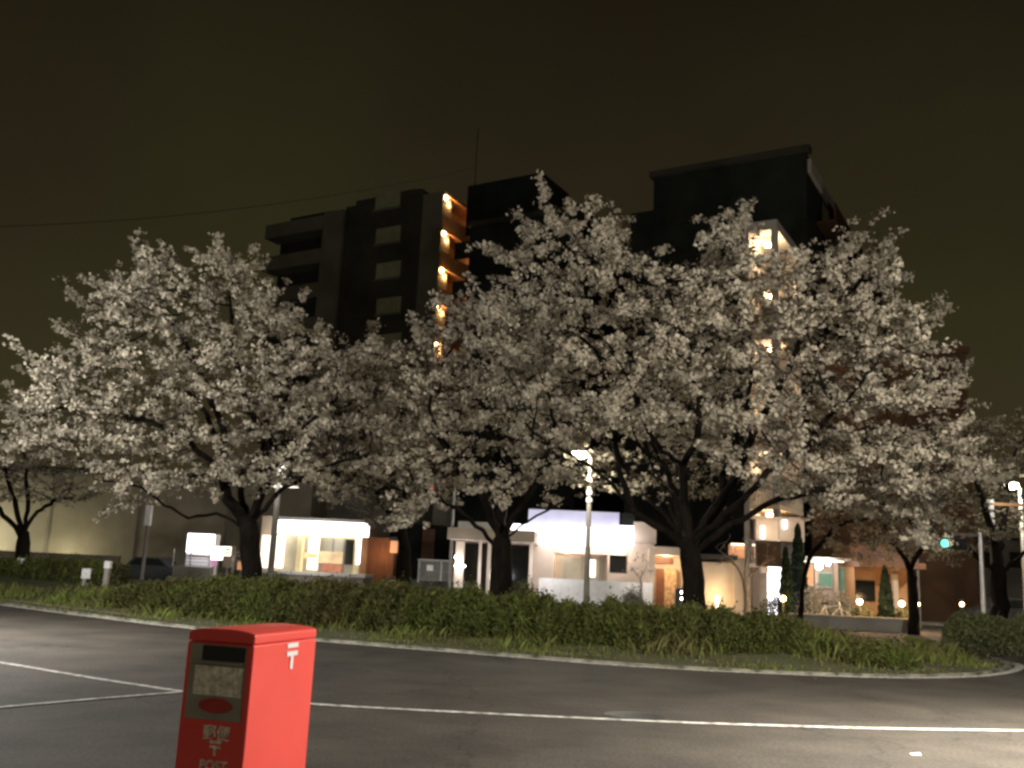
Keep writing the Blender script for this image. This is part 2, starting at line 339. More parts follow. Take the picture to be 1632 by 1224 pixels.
# grass on the island
Q = np.stack([rng.uniform(-32, 12.5, 260000), rng.uniform(15, 46, 260000)], 1); s = sdist(Q)
front = (Q[:, 1] < np.interp(Q[:, 0], [-33, -14, -6, 0, 5, 13], [42, 31, 27, 25.5, 25, 26]))
clump = np.sin(Q[:, 0]*1.9+np.sin(Q[:, 1]*2.3)) + np.sin(Q[:, 1]*2.9+1.7*np.sin(Q[:, 0]*0.8))
k = (s > 0.15) & front & (rng.uniform(size=len(Q)) < np.clip(0.55+0.28*clump, 0.12, 1)); Q = Q[k]; s = s[k]; clump = clump[k]
def blades(Q, zb, h, lean=0.5, w=0.012):
    n = len(Q); th = rng.uniform(0, 2*math.pi, n); ln = rng.uniform(0.05, lean, n)*h
    B = np.stack([Q[:, 0], Q[:, 1], zb], 1); d = np.stack([np.cos(th), np.sin(th), 0*th], 1); ww = w*(0.7+0.6*rng.uniform(size=n))[:, None]
    sd_ = np.stack([-np.sin(th), np.cos(th), 0*th], 1)*ww
    T = B + d*ln[:, None]; T[:, 2] += h; Mi = B + d*ln[:, None]*0.35; Mi[:, 2] += h*0.6
    V = np.stack([B-sd_, B+sd_, Mi+sd_*.7, T], 1).reshape(-1, 3); return V, np.arange(4*n).reshape(n, 4)
h = (0.05+0.13*rng.uniform(size=len(Q))**2)*np.clip(1+0.4*clump, 0.5, 2)*np.clip(s/0.8, 0.45, 1.5)
V, Fq = blades(Q, hz(s, Q[:, 0], Q[:, 1])-0.01, h, 0.8, 0.014)
tag(npmesh('grass', V, Fq, 'grass_blade'), 'short green grass on the mounded traffic island', 'grass', kind='stuff')
# grass on second island
A2 = P2[rng.integers(0, len(P2)-1, 9000)]; off = rng.uniform(0.3, 1.2, 9000); Q = np.stack([A2[:, 0]+rng.uniform(-.15, .15, 9000)-off*0.1, A2[:, 1]+off], 1)
V, Fq = blades(Q, np.full(9000, 0.1), 0.05+0.1*rng.uniform(size=9000), 0.8, 0.014)
tag(npmesh('grass', V, Fq, 'grass_blade'), 'strip of grass at the foot of the clipped hedge on the right', 'grass', kind='stuff')

# fallen petals drifted along the kerb
E = edge[(edge[:, 1] < 30)]; ii = rng.integers(0, len(E)-1, 9000); w_ = np.clip(0.25+0.9*np.exp(-((E[ii, 0]+11.5)/2.6)**2)+0.25*np.sin(E[ii, 0]*1.7), 0.05, 1); ii = ii[rng.uniform(size=9000) < w_]; n_ = len(ii)
T_ = np.gradient(E, axis=0); T_ /= np.linalg.norm(T_, axis=1)[:, None]; Nn = np.stack([-T_[:, 1], T_[:, 0]], 1)[ii]; o_ = rng.normal(size=n_)*0.28+0.25
Cn = np.stack([E[ii, 0]+Nn[:, 0]*o_+rng.uniform(-.1, .1, n_), E[ii, 1]+Nn[:, 1]*o_, np.where(o_ < -0.03, 0.014, np.where(o_ < 0.18, 0.062, 0.11))], 1)
V, Fq = leaves(Cn, 0.034); V[:, 2] = np.repeat(Cn[:, 2], 4)+(V[:, 2]-np.repeat(Cn[:, 2], 4))*0.25
tag(npmesh('fallen_petals', V, Fq, 'blossom'), 'pale fallen petals drifted along the island kerb', 'petals', kind='stuff')
# ------------------------------------------------------------------ hedges
def hedge(label, pts, halfw, m, nleaf, leaf=0.07, rough=0.10, group=None, fw=1.0, pe=0.55, ue=0.5, weeds=0, sink=0.10):
    """pts: (px, py_top, D); a leafy bank following them"""
    P = smooth_line([at(*p) for p in pts], 0.3); P[:, 2] -= sink; n = len(P); T = np.gradient(P, axis=0); T[:, 2] = 0; T /= np.linalg.norm(T, axis=1)[:, None]
    N = np.stack([T[:, 1], -T[:, 0], 0*T[:, 0]], 1)
    ph = rng.uniform(0, 6, 8)
    arc = np.arange(n)*0.3
    def surf(i, v):   # i float index, v 0..1 from front foot over the top to back foot
        i0 = np.clip(i.astype(int), 0, n-2); fr = (i-i0)[:, None]; C = P[i0]*(1-fr)+P[i0+1]*fr; nn = N[i0]
        a = np.pi*v; s = np.cos(a); sgn = np.sign(s); prof = sgn*np.abs(s)**pe; up = np.sin(a)**ue
        x = i*0.3; lump = 0.09*np.sin(x*2.3+ph[0]+3*v)+0.07*np.sin(x*5.1+ph[1]-6*v)+0.05*np.sin(x*9+ph[2]+9*v)
        endt = np.clip(np.minimum(x, (n-1)*0.3-x)/0.8, 0.0, 1)**0.5
        base = np.array([0.1]*len(v)); top = C[:, 2]
        X = C + nn*(prof*(np.where(prof > 0, fw, 1.0)*halfw+lump)*endt)[:, None]; zb = 0.12
        X[:, 2] = zb + (top-zb+lump*0.8)*up*endt
        return X
    root = thing('hedge', (P[n//2][0], P[n//2][1], 0), label, 'hedge', group)
    gi, gv = np.meshgrid(np.linspace(0, n-1.01, n*2), np.linspace(0.0, 1.0, 15), indexing='ij')
    S = surf(gi.ravel(), gv.ravel()); C = np.repeat(P[np.clip(np.linspace(0, n-1, n*2).astype(int), 0, n-1)], 15, 0)
    S2 = C + (S-C)*0.93; S2[:, 2] = np.where(gv.ravel()*(1-gv.ravel()) < 1e-4, 0.0, S[:, 2]*0.93)
    id_ = np.arange(gi.size).reshape(gi.shape); Fq = np.stack([id_[:-1, :-1], id_[1:, :-1], id_[1:, 1:], id_[:-1, 1:]], -1).reshape(-1, 4)
    npmesh('branches', S2, Fq, 'twig_brown', root)
    L_ = surf(rng.uniform(0, n-1.01, nleaf), rng.beta(0.9, 1.1, nleaf)); L_ += rng.normal(size=L_.shape)*rough*0.35; L_[:, 2] = np.maximum(L_[:, 2] + rng.exponential(rough*0.4, nleaf), 0.1)
    V, Fq = leaves(L_, leaf); npmesh('foliage', V, Fq, m, root)
    if weeds:
        B = surf(rng.uniform(0, n-1.01, weeds), rng.uniform(0.02, 0.6, weeds)); hh = (0.06+0.17*rng.uniform(size=weeds)**2); V, Fq = blades(B[:, :2], B[:, 2]-0.03, hh, 0.9, 0.012)
        tag(npmesh('weeds', V, Fq, 'grass_blade', root), kind='stuff')
    return root
hedge('long low grassy green hedge bank before the three large cherry trees', [(232, 930, 28.5), (300, 921, 27.0), (400, 917, 25.3), (520, 921, 24.0), (640, 926, 23.2), (740, 933, 22.6), (840, 944, 22.0), (960, 954, 21.5), (1050, 958, 21.3), (1130, 964, 21.3), (1210, 967, 21.4), (1262, 984, 21.5), (1310, 1008, 21.2)], 0.75, 'hedge_leaf', 120000, 0.055, 0.12, fw=1.8, pe=1.0, ue=1.1, weeds=26000, sink=0.25)
hedge('low dark hedge at the far left of the island with white marker posts', [(-220, 893, 42), (-60, 893, 38), (40, 893, 36), (110, 893, 34), (160, 897, 32.5), (196, 908, 31.5)], 0.7, 'hedge_leaf', 40000, 0.055, weeds=5000)
hedge('rounded clipped olive hedge on the right beside the low planter wall', [(1488, 985, 25.5), (1540, 979, 25.0), (1600, 979, 24.6), (1700, 983, 24.0), (1800, 988, 23.5)], 0.95, 'hedge_leaf_olive', 26000, 0.06, 0.05)
hedge('scrubby low bush trailing off at the right end of the island hedge', [(1300, 1022, 20.6), (1360, 1024, 20.6), (1420, 1030, 20.4), (1480, 1040, 20.2)], 0.6, 'hedge_leaf', 12000, 0.05, 0.12, fw=1.6, pe=1.0, ue=1.1, weeds=4000, sink=0.14)

# ------------------------------------------------------------------ trees
def inpoly(Q, P):
    P = np.array(P, float); inside = np.zeros(len(Q), bool)
    for a, b in zip(P, np.roll(P, -1, 0)):
        c = ((a[1] > Q[:, 1]) != (b[1] > Q[:, 1]))
        with np.errstate(divide='ignore', invalid='ignore'): xx = (b[0]-a[0])*(Q[:, 1]-a[1])/(b[1]-a[1])+a[0]
        inside ^= c & (Q[:, 0] < xx)
    return inside
def grow(trunk, limbs, A, step, infl, kill, iters=160):
    pos = [np.array(trunk[0])]; par = [-1]
    def run(start, pts):
        cur = start
        for p in pts:
            p = np.array(p, float); a = pos[cur]; L_ = np.linalg.norm(p-a); n = max(1, int(L_/step))
            for k in range(1, n+1):
                q = a+(p-a)*k/n
                if k < n: q = q + rng.normal(size=3)*step*0.10
                pos.append(q); par.append(cur); cur = len(pos)-1
        return cur
    top = run(0, trunk[1:])
    for lb in limbs:
        st = int(np.argmin([np.linalg.norm(q-lb[0]) for q in pos])); run(st, lb[1:])
    pos = np.array(pos); par = list(par); nchild = np.zeros(len(pos), int)
    D = np.linalg.norm(A[:, None]-pos[None], axis=2); ni = D.argmin(1); nd = D.min(1)
    for it in range(iters):
        act = nd < infl
        if not act.any() or len(A) == 0: break
        d = A[act]-pos[ni[act]]; d /= np.linalg.norm(d, axis=1)[:, None]+1e-9
        acc = np.zeros_like(pos); np.add.at(acc, ni[act], d)
        src = np.unique(ni[act]); src = src[nchild[src] < 3]
        if len(src) == 0: break
        v = acc[src]; v /= np.linalg.norm(v, axis=1)[:, None]+1e-9; v += rng.normal(size=v.shape)*0.18; v /= np.linalg.norm(v, axis=1)[:, None]
        new = pos[src]+v*step; nchild[src] += 1
        base = len(pos); pos = np.vstack([pos, new]); par += src.tolist(); nchild = np.r_[nchild, np.zeros(len(new), int)]
        D = np.linalg.norm(A[:, None]-new[None], axis=2); m = D.min(1); j = D.argmin(1); up = m < nd
        ni[up] = base+j[up]; nd[up] = m[up]; al = nd > kill; A = A[al]; nd = nd[al]; ni = ni[al]
    return pos, np.array(par)
def branch_mesh(pos, par, rad, root, m, sides_thick=9):
    n = len(pos); T = np.zeros_like(pos); T[1:] = pos[1:]-pos[par[1:]]; T[0] = (0, 0, 1); T /= np.linalg.norm(T, axis=1)[:, None]+1e-9
    # main child
    main = np.full(n, -1)
    for i in range(n-1, 0, -1):
        p = par[i]
        if main[p] < 0 or rad[i] > rad[main[p]]: main[p] = i
    Tn = T.copy(); has = main >= 0; Tn[has] = T[has]+T[main[has]]; Tn /= np.linalg.norm(Tn, axis=1)[:, None]+1e-9
    def ring(C, T, R, s):
        ref = np.array([0.31, 0.9, 0.12]); a = np.cross(T, ref); a /= np.linalg.norm(a, axis=1)[:, None]+1e-9; b = np.cross(T, a)
        th = np.arange(s)*2*math.pi/s; return C[:, None]+R[:, None, None]*(a[:, None]*np.cos(th)[None, :, None]+b[:, None]*np.sin(th)[None, :, None])
    Vs = []; Fs = []; off = 0
    for s, sel in ((sides_thick, rad[1:] > 0.05), (4, rad[1:] <= 0.05)):
        c = np.nonzero(sel)[0]+1
        if len(c) == 0: continue
        p = par[c]; ism = main[p] == c
        ra = np.where(ism, rad[p], rad[c]*1.15); Ta = np.where(ism[:, None], Tn[p], T[c])
        A_ = ring(pos[p], Ta, ra, s); B_ = ring(pos[c], Tn[c], rad[c], s); k = len(c)
        V = np.concatenate([A_, B_], 1).reshape(-1, 3); b0 = np.arange(k)[:, None]*2*s+off; i = np.arange(s); i2 = (i+1) % s
        Fs.append(np.stack([b0+i, b0+i2, b0+s+i2, b0+s+i], -1).reshape(-1, 4)); Vs.append(V); off += len(V)
    return npmesh('trunk', np.vstack(Vs), np.vstack(Fs), m, root, smooth=True)
def tree(label, D, trunk_px, limbs_px, hull, depth, natt, base_r, group, bl='blossom', step=0.25, kill=0.38, petal=0.072, shoot=(0.2, 0.6), dens=1.0, zc=0.5, name='cherry_tree', bark='bark', perpuff=12, keepleaf=0.8, dip=0.0, cat='tree', rim=0.12, tier=0.05, spurs=()):
    base = at(trunk_px[0][0], trunk_px[0][1], D); gz = 0.0
    tr = [at(x, y, D) for x, y in trunk_px]; tr[0][2] = gz
    lim = [[at(p[0], p[1], D+(p[2] if len(p) > 2 else 0)) for p in l] for l in limbs_px]
    HX = [at(x, y, D) for x, y in hull]; H = [(p[0], p[2]) for p in HX]; xs = [p[0] for p in H]; zs = [p[1] for p in H]
    xc = (min(xs)+max(xs))/2; rx = (max(xs)-min(xs))/2; z0, z1 = min(zs), max(zs)
    pts = []; HP = np.array(hull, float); tph = rng.uniform(0, 6, 4)
    while len(pts) < natt:
        m_ = 6000; Q = np.stack([rng.uniform(min(xs), max(xs), m_), D+depth*rng.uniform(-1, 1, m_), rng.uniform(z0, z1, m_)], 1)
        qx, qy = proj(Q); ok = inpoly(np.stack([qx, qy], 1), HP)
        dx = np.abs(Q[:, 0]-xc)/rx; v = (Q[:, 1]-D)/depth; tz = (Q[:, 2]-z0)/(z1-z0)
        ok &= (dx**2+v**2+(np.maximum(tz-0.3, 0)/0.85)**2) < 1.12
        Q = Q[ok]; qx = qx[ok]; qy = qy[ok]; dx = dx[ok]; v = v[ok]; tz = tz[ok]; W2 = np.stack([qx, qy], 1); bd = np.full(len(Q), 1e9)
        for a, b in zip(HP, np.roll(HP, -1, 0)):
            ab = b-a; t = np.clip(((W2-a) @ ab)/(ab @ ab+1e-9), 0, 1); bd = np.minimum(bd, np.linalg.norm(W2-a-t[:, None]*ab, axis=1))
        bd = bd*D/F
        rr = np.sqrt(dx**2+v**2+((tz-0.3)/0.75)**2); pr_ = np.clip(0.15+rr**2, 0, 1)
        # flat tiers of twigs, as cherries carry them
        lay = np.sin(Q[:, 2]*2*math.pi/1.0 + 0.5*Q[:, 0]*np.sin(tph[0]+Q[:, 1]*0.3) + 1.3*np.sin(Q[:, 0]*0.7+tph[1]) + 1.1*np.sin(Q[:, 1]*0.8+tph[2]))
        pr_ *= np.where(lay > -0.1, 1.0, tier); ok = (bd > rim) & (rng.uniform(size=len(Q)) < pr_)
        pts += list(Q[ok])
    A = np.array(pts[:natt])
    pos, par = grow(tr, lim, A, step, 5.0, kill)
    n = len(pos); cnt = np.zeros(n); kids = np.zeros(n, int); np.add.at(kids, par[1:], 1)
    for i in range(n-1, 0, -1):
        if kids[i] == 0: cnt[i] = 1
        cnt[par[i]] += cnt[i]
    ntips = max(cnt[0], 2); kk = math.log(base_r/0.006)/math.log(ntips); rad = 0.006*np.maximum(cnt, 1)**kk
    # flare at foot
    hgt = pos[:, 2]-gz; onT = cnt > ntips*0.97; rad[onT] *= 1+0.35*np.exp(-np.maximum(hgt[onT]-0.2, 0)*1.6)
    root = thing(name, (tr[0][0], tr[0][1], 0), label, cat, group)
    # shoots at tips
    cen = np.array([xc, D, z0+(z1-z0)*0.25]); tips = np.nonzero(kids == 0)[0]
    sp = []; spar = []; P2_ = [pos]; cursor = n; newpar = list(par); newrad = list(rad); puffs = []
    small = np.nonzero((cnt <= 9) & (pos[:, 2] > z0-0.3))[0]; small = small[rng.uniform(size=len(small)) < keepleaf]
    puffs.append(np.repeat(pos[small], 2, 0)+rng.normal(size=(2*len(small), 3))*0.06)
    for t in tips:
        d0 = pos[t]-pos[par[t]]; d0 /= np.linalg.norm(d0)+1e-9; o = pos[t]-cen; o /= np.linalg.norm(o)+1e-9
        for rep in range(2 if rng.uniform() < 0.35*dens else 1):
            hl = (pos[t, 2]-z0)/(z1-z0); d = d0*0.7+o*np.array([0.9, 0.9, 0.5])+np.array([0, 0, -0.08+0.32*hl])+rng.normal(size=3)*np.array([0.45, 0.45, 0.22]); d /= np.linalg.norm(d); Ls = rng.uniform(*shoot)*(rng.uniform(1.6, 2.6) if rng.uniform() < 0.22 else 1); k = max(2, int(Ls/0.1))
            cur = pos[t].copy(); pi = t; seg = []
            for q in range(k):
                d = d+np.array([0, 0, 0.03*hl])+rng.normal(size=3)*0.08; d /= np.linalg.norm(d); cur = cur+d*0.1; seg.append(cur.copy()); newpar.append(pi); pi = cursor; cursor += 1; newrad.append(0.007)
            P2_.append(np.array(seg)); puffs.append(np.array(seg)+rng.normal(size=(k, 3))*0.025)
    for sx, sy in spurs:
        tgt = at(sx, sy, D+rng.uniform(-0.8, 0.8)); dd = np.linalg.norm(pos-tgt, axis=1); b = int(dd.argmin()); st = pos[b]; Ls = dd[b]; k = max(2, int(Ls/0.1)); seg = []; pi = b
        for q in range(1, k+1):
            t = q/k; c_ = st+(tgt-st)*t + np.array([0, 0, -0.10*math.sin(math.pi*t)*Ls]); seg.append(c_); newpar.append(pi); pi = cursor; cursor += 1; newrad.append(0.008)
        P2_.append(np.array(seg)); sg = np.array(seg); puffs.append(np.repeat(sg, 2, 0)+rng.normal(size=(2*k, 3))*0.045)
        for q in range(0, k, 3):   # side buds
            dv = rng.normal(size=3)*np.array([1, 1, 0.6]); dv /= np.linalg.norm(dv); puffs.append(np.array([sg[q]+dv*u for u in (0.08, 0.15, 0.22)]))
    posA = np.vstack(P2_)
    branch_mesh(posA, np.array(newpar), np.array(newrad), root, bark)
    Pf = np.vstack(puffs)
    keep = rng.uniform(size=len(Pf)) < 0.92; Pf = Pf[keep]
    nz = 0.7*np.sin(Pf[:, 0]*4.3+2*np.sin(Pf[:, 2]*3.1))+0.7*np.sin(Pf[:, 1]*3.7+2*np.sin(Pf[:, 0]*2.3))+1.5*np.sin(Pf[:, 2]*10.5+1.4*np.sin(Pf[:, 1]*1.1)+1.4*np.sin(Pf[:, 0]*1.3))
    Pf = Pf[(rng.uniform(size=len(Pf)) < np.clip(0.8+0.4*nz, 0.15, 1))]
    sz_ = rng.uniform(0.45, 1.5, len(Pf)); C = np.repeat(Pf, perpuff, 0)+rng.normal(size=(len(Pf)*perpuff, 3))*np.array([0.064, 0.064, 0.034])*np.repeat(sz_, perpuff)[:, None]
    V, Fq = leaves(C, petal, 0.5); npmesh('crown', V, Fq, bl, root)
    print(label[:30], n, len(tips), len(C)); return root
G = 'cherry trees in blossom'
# large left tree
tree('broad white cherry tree on the left with trunk beside the small lit shop', 26.5,
     [(402, 935), (402, 905), (398, 870), (396, 838)],
     [[(400, 850), (372, 830), (345, 818, 0), (300, 826, -.6), (262, 806, -1.2), (225, 776, -2), (150, 764, -2.5)],
      [(396, 840), (362, 795), (345, 742), (295, 700, -1), (240, 672, -1.8), (160, 655, -2.4), (90, 650, -3)],
      [(362, 795), (357, 735), (355, 680, .5), (330, 620, 1), (300, 560, 1.4), (265, 490, 1)],
      [(357, 735), (330, 660, 1), (300, 625, 1.5)],
      [(398, 838), (420, 780), (440, 735), (425, 690, -.5), (395, 655, -1), (370, 560, -1.4), (365, 460, -1)],
      [(440, 735), (475, 695, .4), (520, 650, .8), (560, 600, 1)],
      [(400, 845), (455, 775, -1.2), (520, 745, -2), (590, 720, -2)], [(396, 838), (380, 770, 1.5), (430, 700, 2.5), (470, 600, 3)]],
     [(-30, 700), (5, 655), (60, 615), (50, 575), (95, 565), (150, 525), (125, 495), (165, 482), (120, 455), (160, 455), (200, 445), (225, 425), (222, 395), (250, 415), (300, 425), (340, 410), (355, 392), (380, 410), (410, 415), (405, 445), (440, 480), (480, 482), (490, 510), (530, 530), (590, 535), (630, 560), (650, 620), (640, 720), (610, 770), (560, 800), (500, 790), (455, 770), (420, 790), (380, 790), (330, 790), (270, 790), (200, 812), (180, 800), (185, 770), (120, 750), (50, 740), (-20, 745)],
     4.6, 3300, 0.27, G, spurs=[(212, 370), (230, 385), (348, 374), (352, 392), (405, 392), (428, 412), (93, 447), (135, 438), (83, 503), (26, 552), (28, 585), (85, 548), (0, 640), (484, 466), (188, 420), (255, 390), (300, 393), (55, 598), (5, 735), (165, 824), (215, 810), (638, 545), (590, 514), (-5, 700), (10, 610), (110, 520), (450, 455), (190, 800)])
tree('smaller middle cherry tree with low forked dark trunk in front of the white canopy', 25.5,
     [(800, 950), (800, 925), (800, 880), (800, 862)],
     [[(798, 875), (770, 845), (738, 820, .3), (700, 795, .5), (660, 770, .6)], [(798, 865), (783, 830), (770, 790, -.6), (740, 745, -1), (690, 690, -1.5)],
      [(802, 868), (830, 838), (870, 815, 0), (905, 795, -.2), (945, 768, -.2), (985, 740)],
      [(800, 862), (800, 820, .8), (810, 770, 1.4), (780, 690, 1.8)], [(803, 865), (825, 815, -.8), (860, 760, -1.4), (880, 690, -1.6)]],
     [(585, 672), (610, 640), (640, 620), (650, 560), (650, 500), (700, 495), (760, 470), (850, 500), (900, 560), (930, 640), (930, 720), (915, 770), (880, 800), (840, 800), (790, 805), (760, 800), (720, 800), (690, 815), (640, 830), (632, 800), (610, 740), (590, 700)],
     3.3, 1900, 0.27, G, spurs=[(588, 680), (600, 700), (640, 700), (632, 838), (655, 818), (700, 806), (655, 498), (735, 478), (600, 640)])
tree('tallest spreading cherry tree on the right with thick trunk rising from the hedge', 22.8,
     [(1106, 975), (1105, 945), (1103, 905), (1098, 868)],
     [[(1100, 880), (1060, 845), (1010, 815), (975, 770, -.3), (940, 742, -.8), (905, 722, -1.2), (850, 700, -1.6)],
      [(1010, 815), (985, 745), (980, 690, .4), (972, 640, .6), (950, 560, .6)],
      [(1098, 868), (1075, 800), (1040, 745, .5), (1010, 690, .8), (1000, 640, 1)],
      [(1098, 868), (1090, 790), (1088, 745), (1055, 720, -.8), (1030, 680, -1.4), (1000, 600, -1.6)],
      [(1088, 745), (1110, 705, -.6), (1115, 640, -1), (1090, 540, -1.2), (1060, 440, -.8)],
      [(1100, 868), (1150, 800), (1180, 740), (1200, 690, .4), (1230, 640, .8), (1270, 560, 1), (1310, 460, .8)],
      [(1150, 800), (1160, 720, 1), (1190, 660, 1.6), (1200, 560, 2)],
      [(1103, 880), (1165, 835), (1230, 800, -.8), (1300, 780, -1.2), (1380, 770, -1.5), (1450, 770, -1.6)],
      [(1103, 875), (1150, 825, -.8), (1210, 770, -2), (1280, 700, -2.6), (1350, 640, -3)], [(1098, 868), (1075, 780, 1.6), (1040, 700, 2.8), (1000, 600, 3)]],
     [(815, 700), (800, 640), (770, 600), (755, 540), (765, 480), (760, 440), (780, 405), (805, 425), (840, 375), (862, 330), (885, 345), (905, 345), (950, 340), (990, 365), (1010, 400), (1060, 415), (1100, 410), (1125, 375), (1160, 352), (1188, 350), (1200, 385), (1212, 405), (1286, 410), (1320, 385), (1360, 372), (1415, 392), (1425, 440), (1490, 500), (1480, 545), (1520, 585), (1515, 640), (1530, 700), (1580, 750), (1555, 768), (1505, 788), (1510, 830), (1485, 870), (1450, 880), (1420, 845), (1350, 820), (1290, 815), (1230, 790), (1180, 770), (1150, 740), (1060, 720), (960, 700), (900, 725), (870, 740), (830, 720)],
     4.9, 4800, 0.255, G, spurs=[(858, 280), (868, 292), (822, 343), (838, 350), (905, 320), (950, 311), (990, 328), (1005, 350), (755, 385), (775, 390), (800, 412), (1108, 355), (1125, 348), (1160, 336), (1188, 323), (1192, 345), (1355, 350), (1400, 368), (1425, 373), (1422, 400), (1427, 422), (1516, 486), (1500, 470), (1445, 440), (1540, 577), (1530, 600), (1612, 742), (1560, 715), (1545, 640), (1605, 762), (1310, 380), (1060, 395), (745, 440)])
G2 = 'background trees'
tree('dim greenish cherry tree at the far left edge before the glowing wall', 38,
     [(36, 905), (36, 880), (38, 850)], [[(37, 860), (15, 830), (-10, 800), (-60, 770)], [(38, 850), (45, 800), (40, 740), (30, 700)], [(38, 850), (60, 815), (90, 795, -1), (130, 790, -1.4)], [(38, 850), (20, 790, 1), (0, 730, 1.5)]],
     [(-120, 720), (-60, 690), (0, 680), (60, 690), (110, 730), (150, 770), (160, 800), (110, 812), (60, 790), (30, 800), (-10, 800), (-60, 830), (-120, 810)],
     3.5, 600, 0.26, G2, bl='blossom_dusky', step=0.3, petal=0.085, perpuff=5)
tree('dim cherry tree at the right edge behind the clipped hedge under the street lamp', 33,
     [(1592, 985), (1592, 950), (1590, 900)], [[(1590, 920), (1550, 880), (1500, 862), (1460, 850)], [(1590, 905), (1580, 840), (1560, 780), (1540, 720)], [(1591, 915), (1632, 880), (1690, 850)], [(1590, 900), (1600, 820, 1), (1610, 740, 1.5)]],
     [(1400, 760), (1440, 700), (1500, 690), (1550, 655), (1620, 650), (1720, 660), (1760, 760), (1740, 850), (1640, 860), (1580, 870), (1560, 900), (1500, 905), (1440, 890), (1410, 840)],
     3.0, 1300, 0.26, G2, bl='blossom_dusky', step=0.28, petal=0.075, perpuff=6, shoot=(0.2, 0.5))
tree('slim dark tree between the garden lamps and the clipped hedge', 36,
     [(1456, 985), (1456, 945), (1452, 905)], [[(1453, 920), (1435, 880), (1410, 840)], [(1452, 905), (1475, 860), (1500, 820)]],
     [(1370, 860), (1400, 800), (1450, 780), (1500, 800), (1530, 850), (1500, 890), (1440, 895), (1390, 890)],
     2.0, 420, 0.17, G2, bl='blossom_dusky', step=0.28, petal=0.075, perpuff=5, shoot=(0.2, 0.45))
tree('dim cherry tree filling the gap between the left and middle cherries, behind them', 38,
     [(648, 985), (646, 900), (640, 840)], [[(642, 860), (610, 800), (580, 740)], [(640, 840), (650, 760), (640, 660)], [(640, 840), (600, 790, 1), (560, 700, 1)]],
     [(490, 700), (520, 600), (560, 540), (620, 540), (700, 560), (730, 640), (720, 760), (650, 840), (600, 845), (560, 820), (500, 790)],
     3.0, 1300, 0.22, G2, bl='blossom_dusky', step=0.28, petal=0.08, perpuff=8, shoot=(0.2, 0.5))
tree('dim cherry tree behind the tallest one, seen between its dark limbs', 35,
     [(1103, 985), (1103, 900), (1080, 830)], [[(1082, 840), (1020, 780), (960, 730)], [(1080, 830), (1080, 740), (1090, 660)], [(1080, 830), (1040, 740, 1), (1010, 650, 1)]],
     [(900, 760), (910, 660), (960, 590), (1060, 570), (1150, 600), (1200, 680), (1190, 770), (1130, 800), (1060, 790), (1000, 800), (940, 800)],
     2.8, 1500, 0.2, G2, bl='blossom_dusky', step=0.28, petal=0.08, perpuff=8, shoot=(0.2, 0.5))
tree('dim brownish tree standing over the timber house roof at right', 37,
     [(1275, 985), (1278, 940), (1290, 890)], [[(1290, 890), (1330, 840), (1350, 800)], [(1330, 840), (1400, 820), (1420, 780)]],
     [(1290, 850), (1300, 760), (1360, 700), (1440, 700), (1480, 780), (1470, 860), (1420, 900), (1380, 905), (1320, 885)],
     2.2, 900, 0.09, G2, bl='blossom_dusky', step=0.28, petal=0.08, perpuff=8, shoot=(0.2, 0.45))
# bare ornamental tree by the lit garden wall
tree('small leafless pale tree in front of the warm lit wall', 40,
     [(1190, 975), (1190, 945), (1187, 915)], [[(1188, 925), (1165, 890), (1140, 872)], [(1187, 915), (1190, 880), (1200, 860)], [(1188, 925), (1215, 900), (1235, 890)]],
     [(1135, 905), (1145, 865), (1170, 845), (1210, 845), (1240, 870), (1240, 905), (1210, 900), (1190, 890), (1165, 905)],
     1.3, 130, 0.11, 'small garden trees', bl='blossom_dusky', step=0.2, kill=0.3, keepleaf=0.0, petal=0.02, perpuff=1, shoot=(0.15, 0.3), bark='pale_bark', name='bare_tree', rim=0.05)
tree('little thin sapling before the beige house beside the warm doorway', 46,
     [(1020, 965), (1022, 940), (1020, 922)], [[(1020, 922), (1010, 908), (1003, 900)], [(1020, 922), (1030, 905), (1034, 895)]],
     [(995, 915), (1000, 890), (1020, 880), (1042, 892), (1044, 915), (1020, 918)],
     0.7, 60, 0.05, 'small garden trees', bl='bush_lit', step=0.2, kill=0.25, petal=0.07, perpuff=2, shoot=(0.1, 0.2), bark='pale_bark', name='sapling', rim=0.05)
def conifer(label, px, ytop, D, wpx, ybase=990, m='conifer_leaf'):
    b = at(px, 900, D); topz = at(px, ytop, D)[2]; r = wpx/2/F*D; root = thing('conifer', (b[0], b[1], 0), label, 'tree', 'dark conifers')
    t = MB(); t.tube((b[0], b[1], 0), (b[0], b[1], topz*0.95), 0.09, 0.02); t.build('trunk', 'bark', root)
    n = 9000; u = rng.uniform(size=n)**0.7; tiers = np.abs(np.sin(u*22))*0.35+0.65; rr = r*(u**0.6)*tiers*np.sqrt(rng.uniform(0.3, 1, n)); th = rng.uniform(0, 6.283, n); zz = topz-(topz-0.35)*u+rng.normal(size=n)*0.05
    V, Fq = leaves(np.stack([b[0]+rr*np.cos(th), b[1]+rr*np.sin(th), zz], 1), 0.12); npmesh('crown', V, Fq, m, root)
conifer('dark green conifer right of the brown square sign', 1272, 836, 41.5, 36)
conifer('narrow dark conifer partly hiding the lit shopfront', 1252, 874, 40, 24)
conifer('dark upright conifer between the warm garden lamps', 1410, 905, 40, 26)

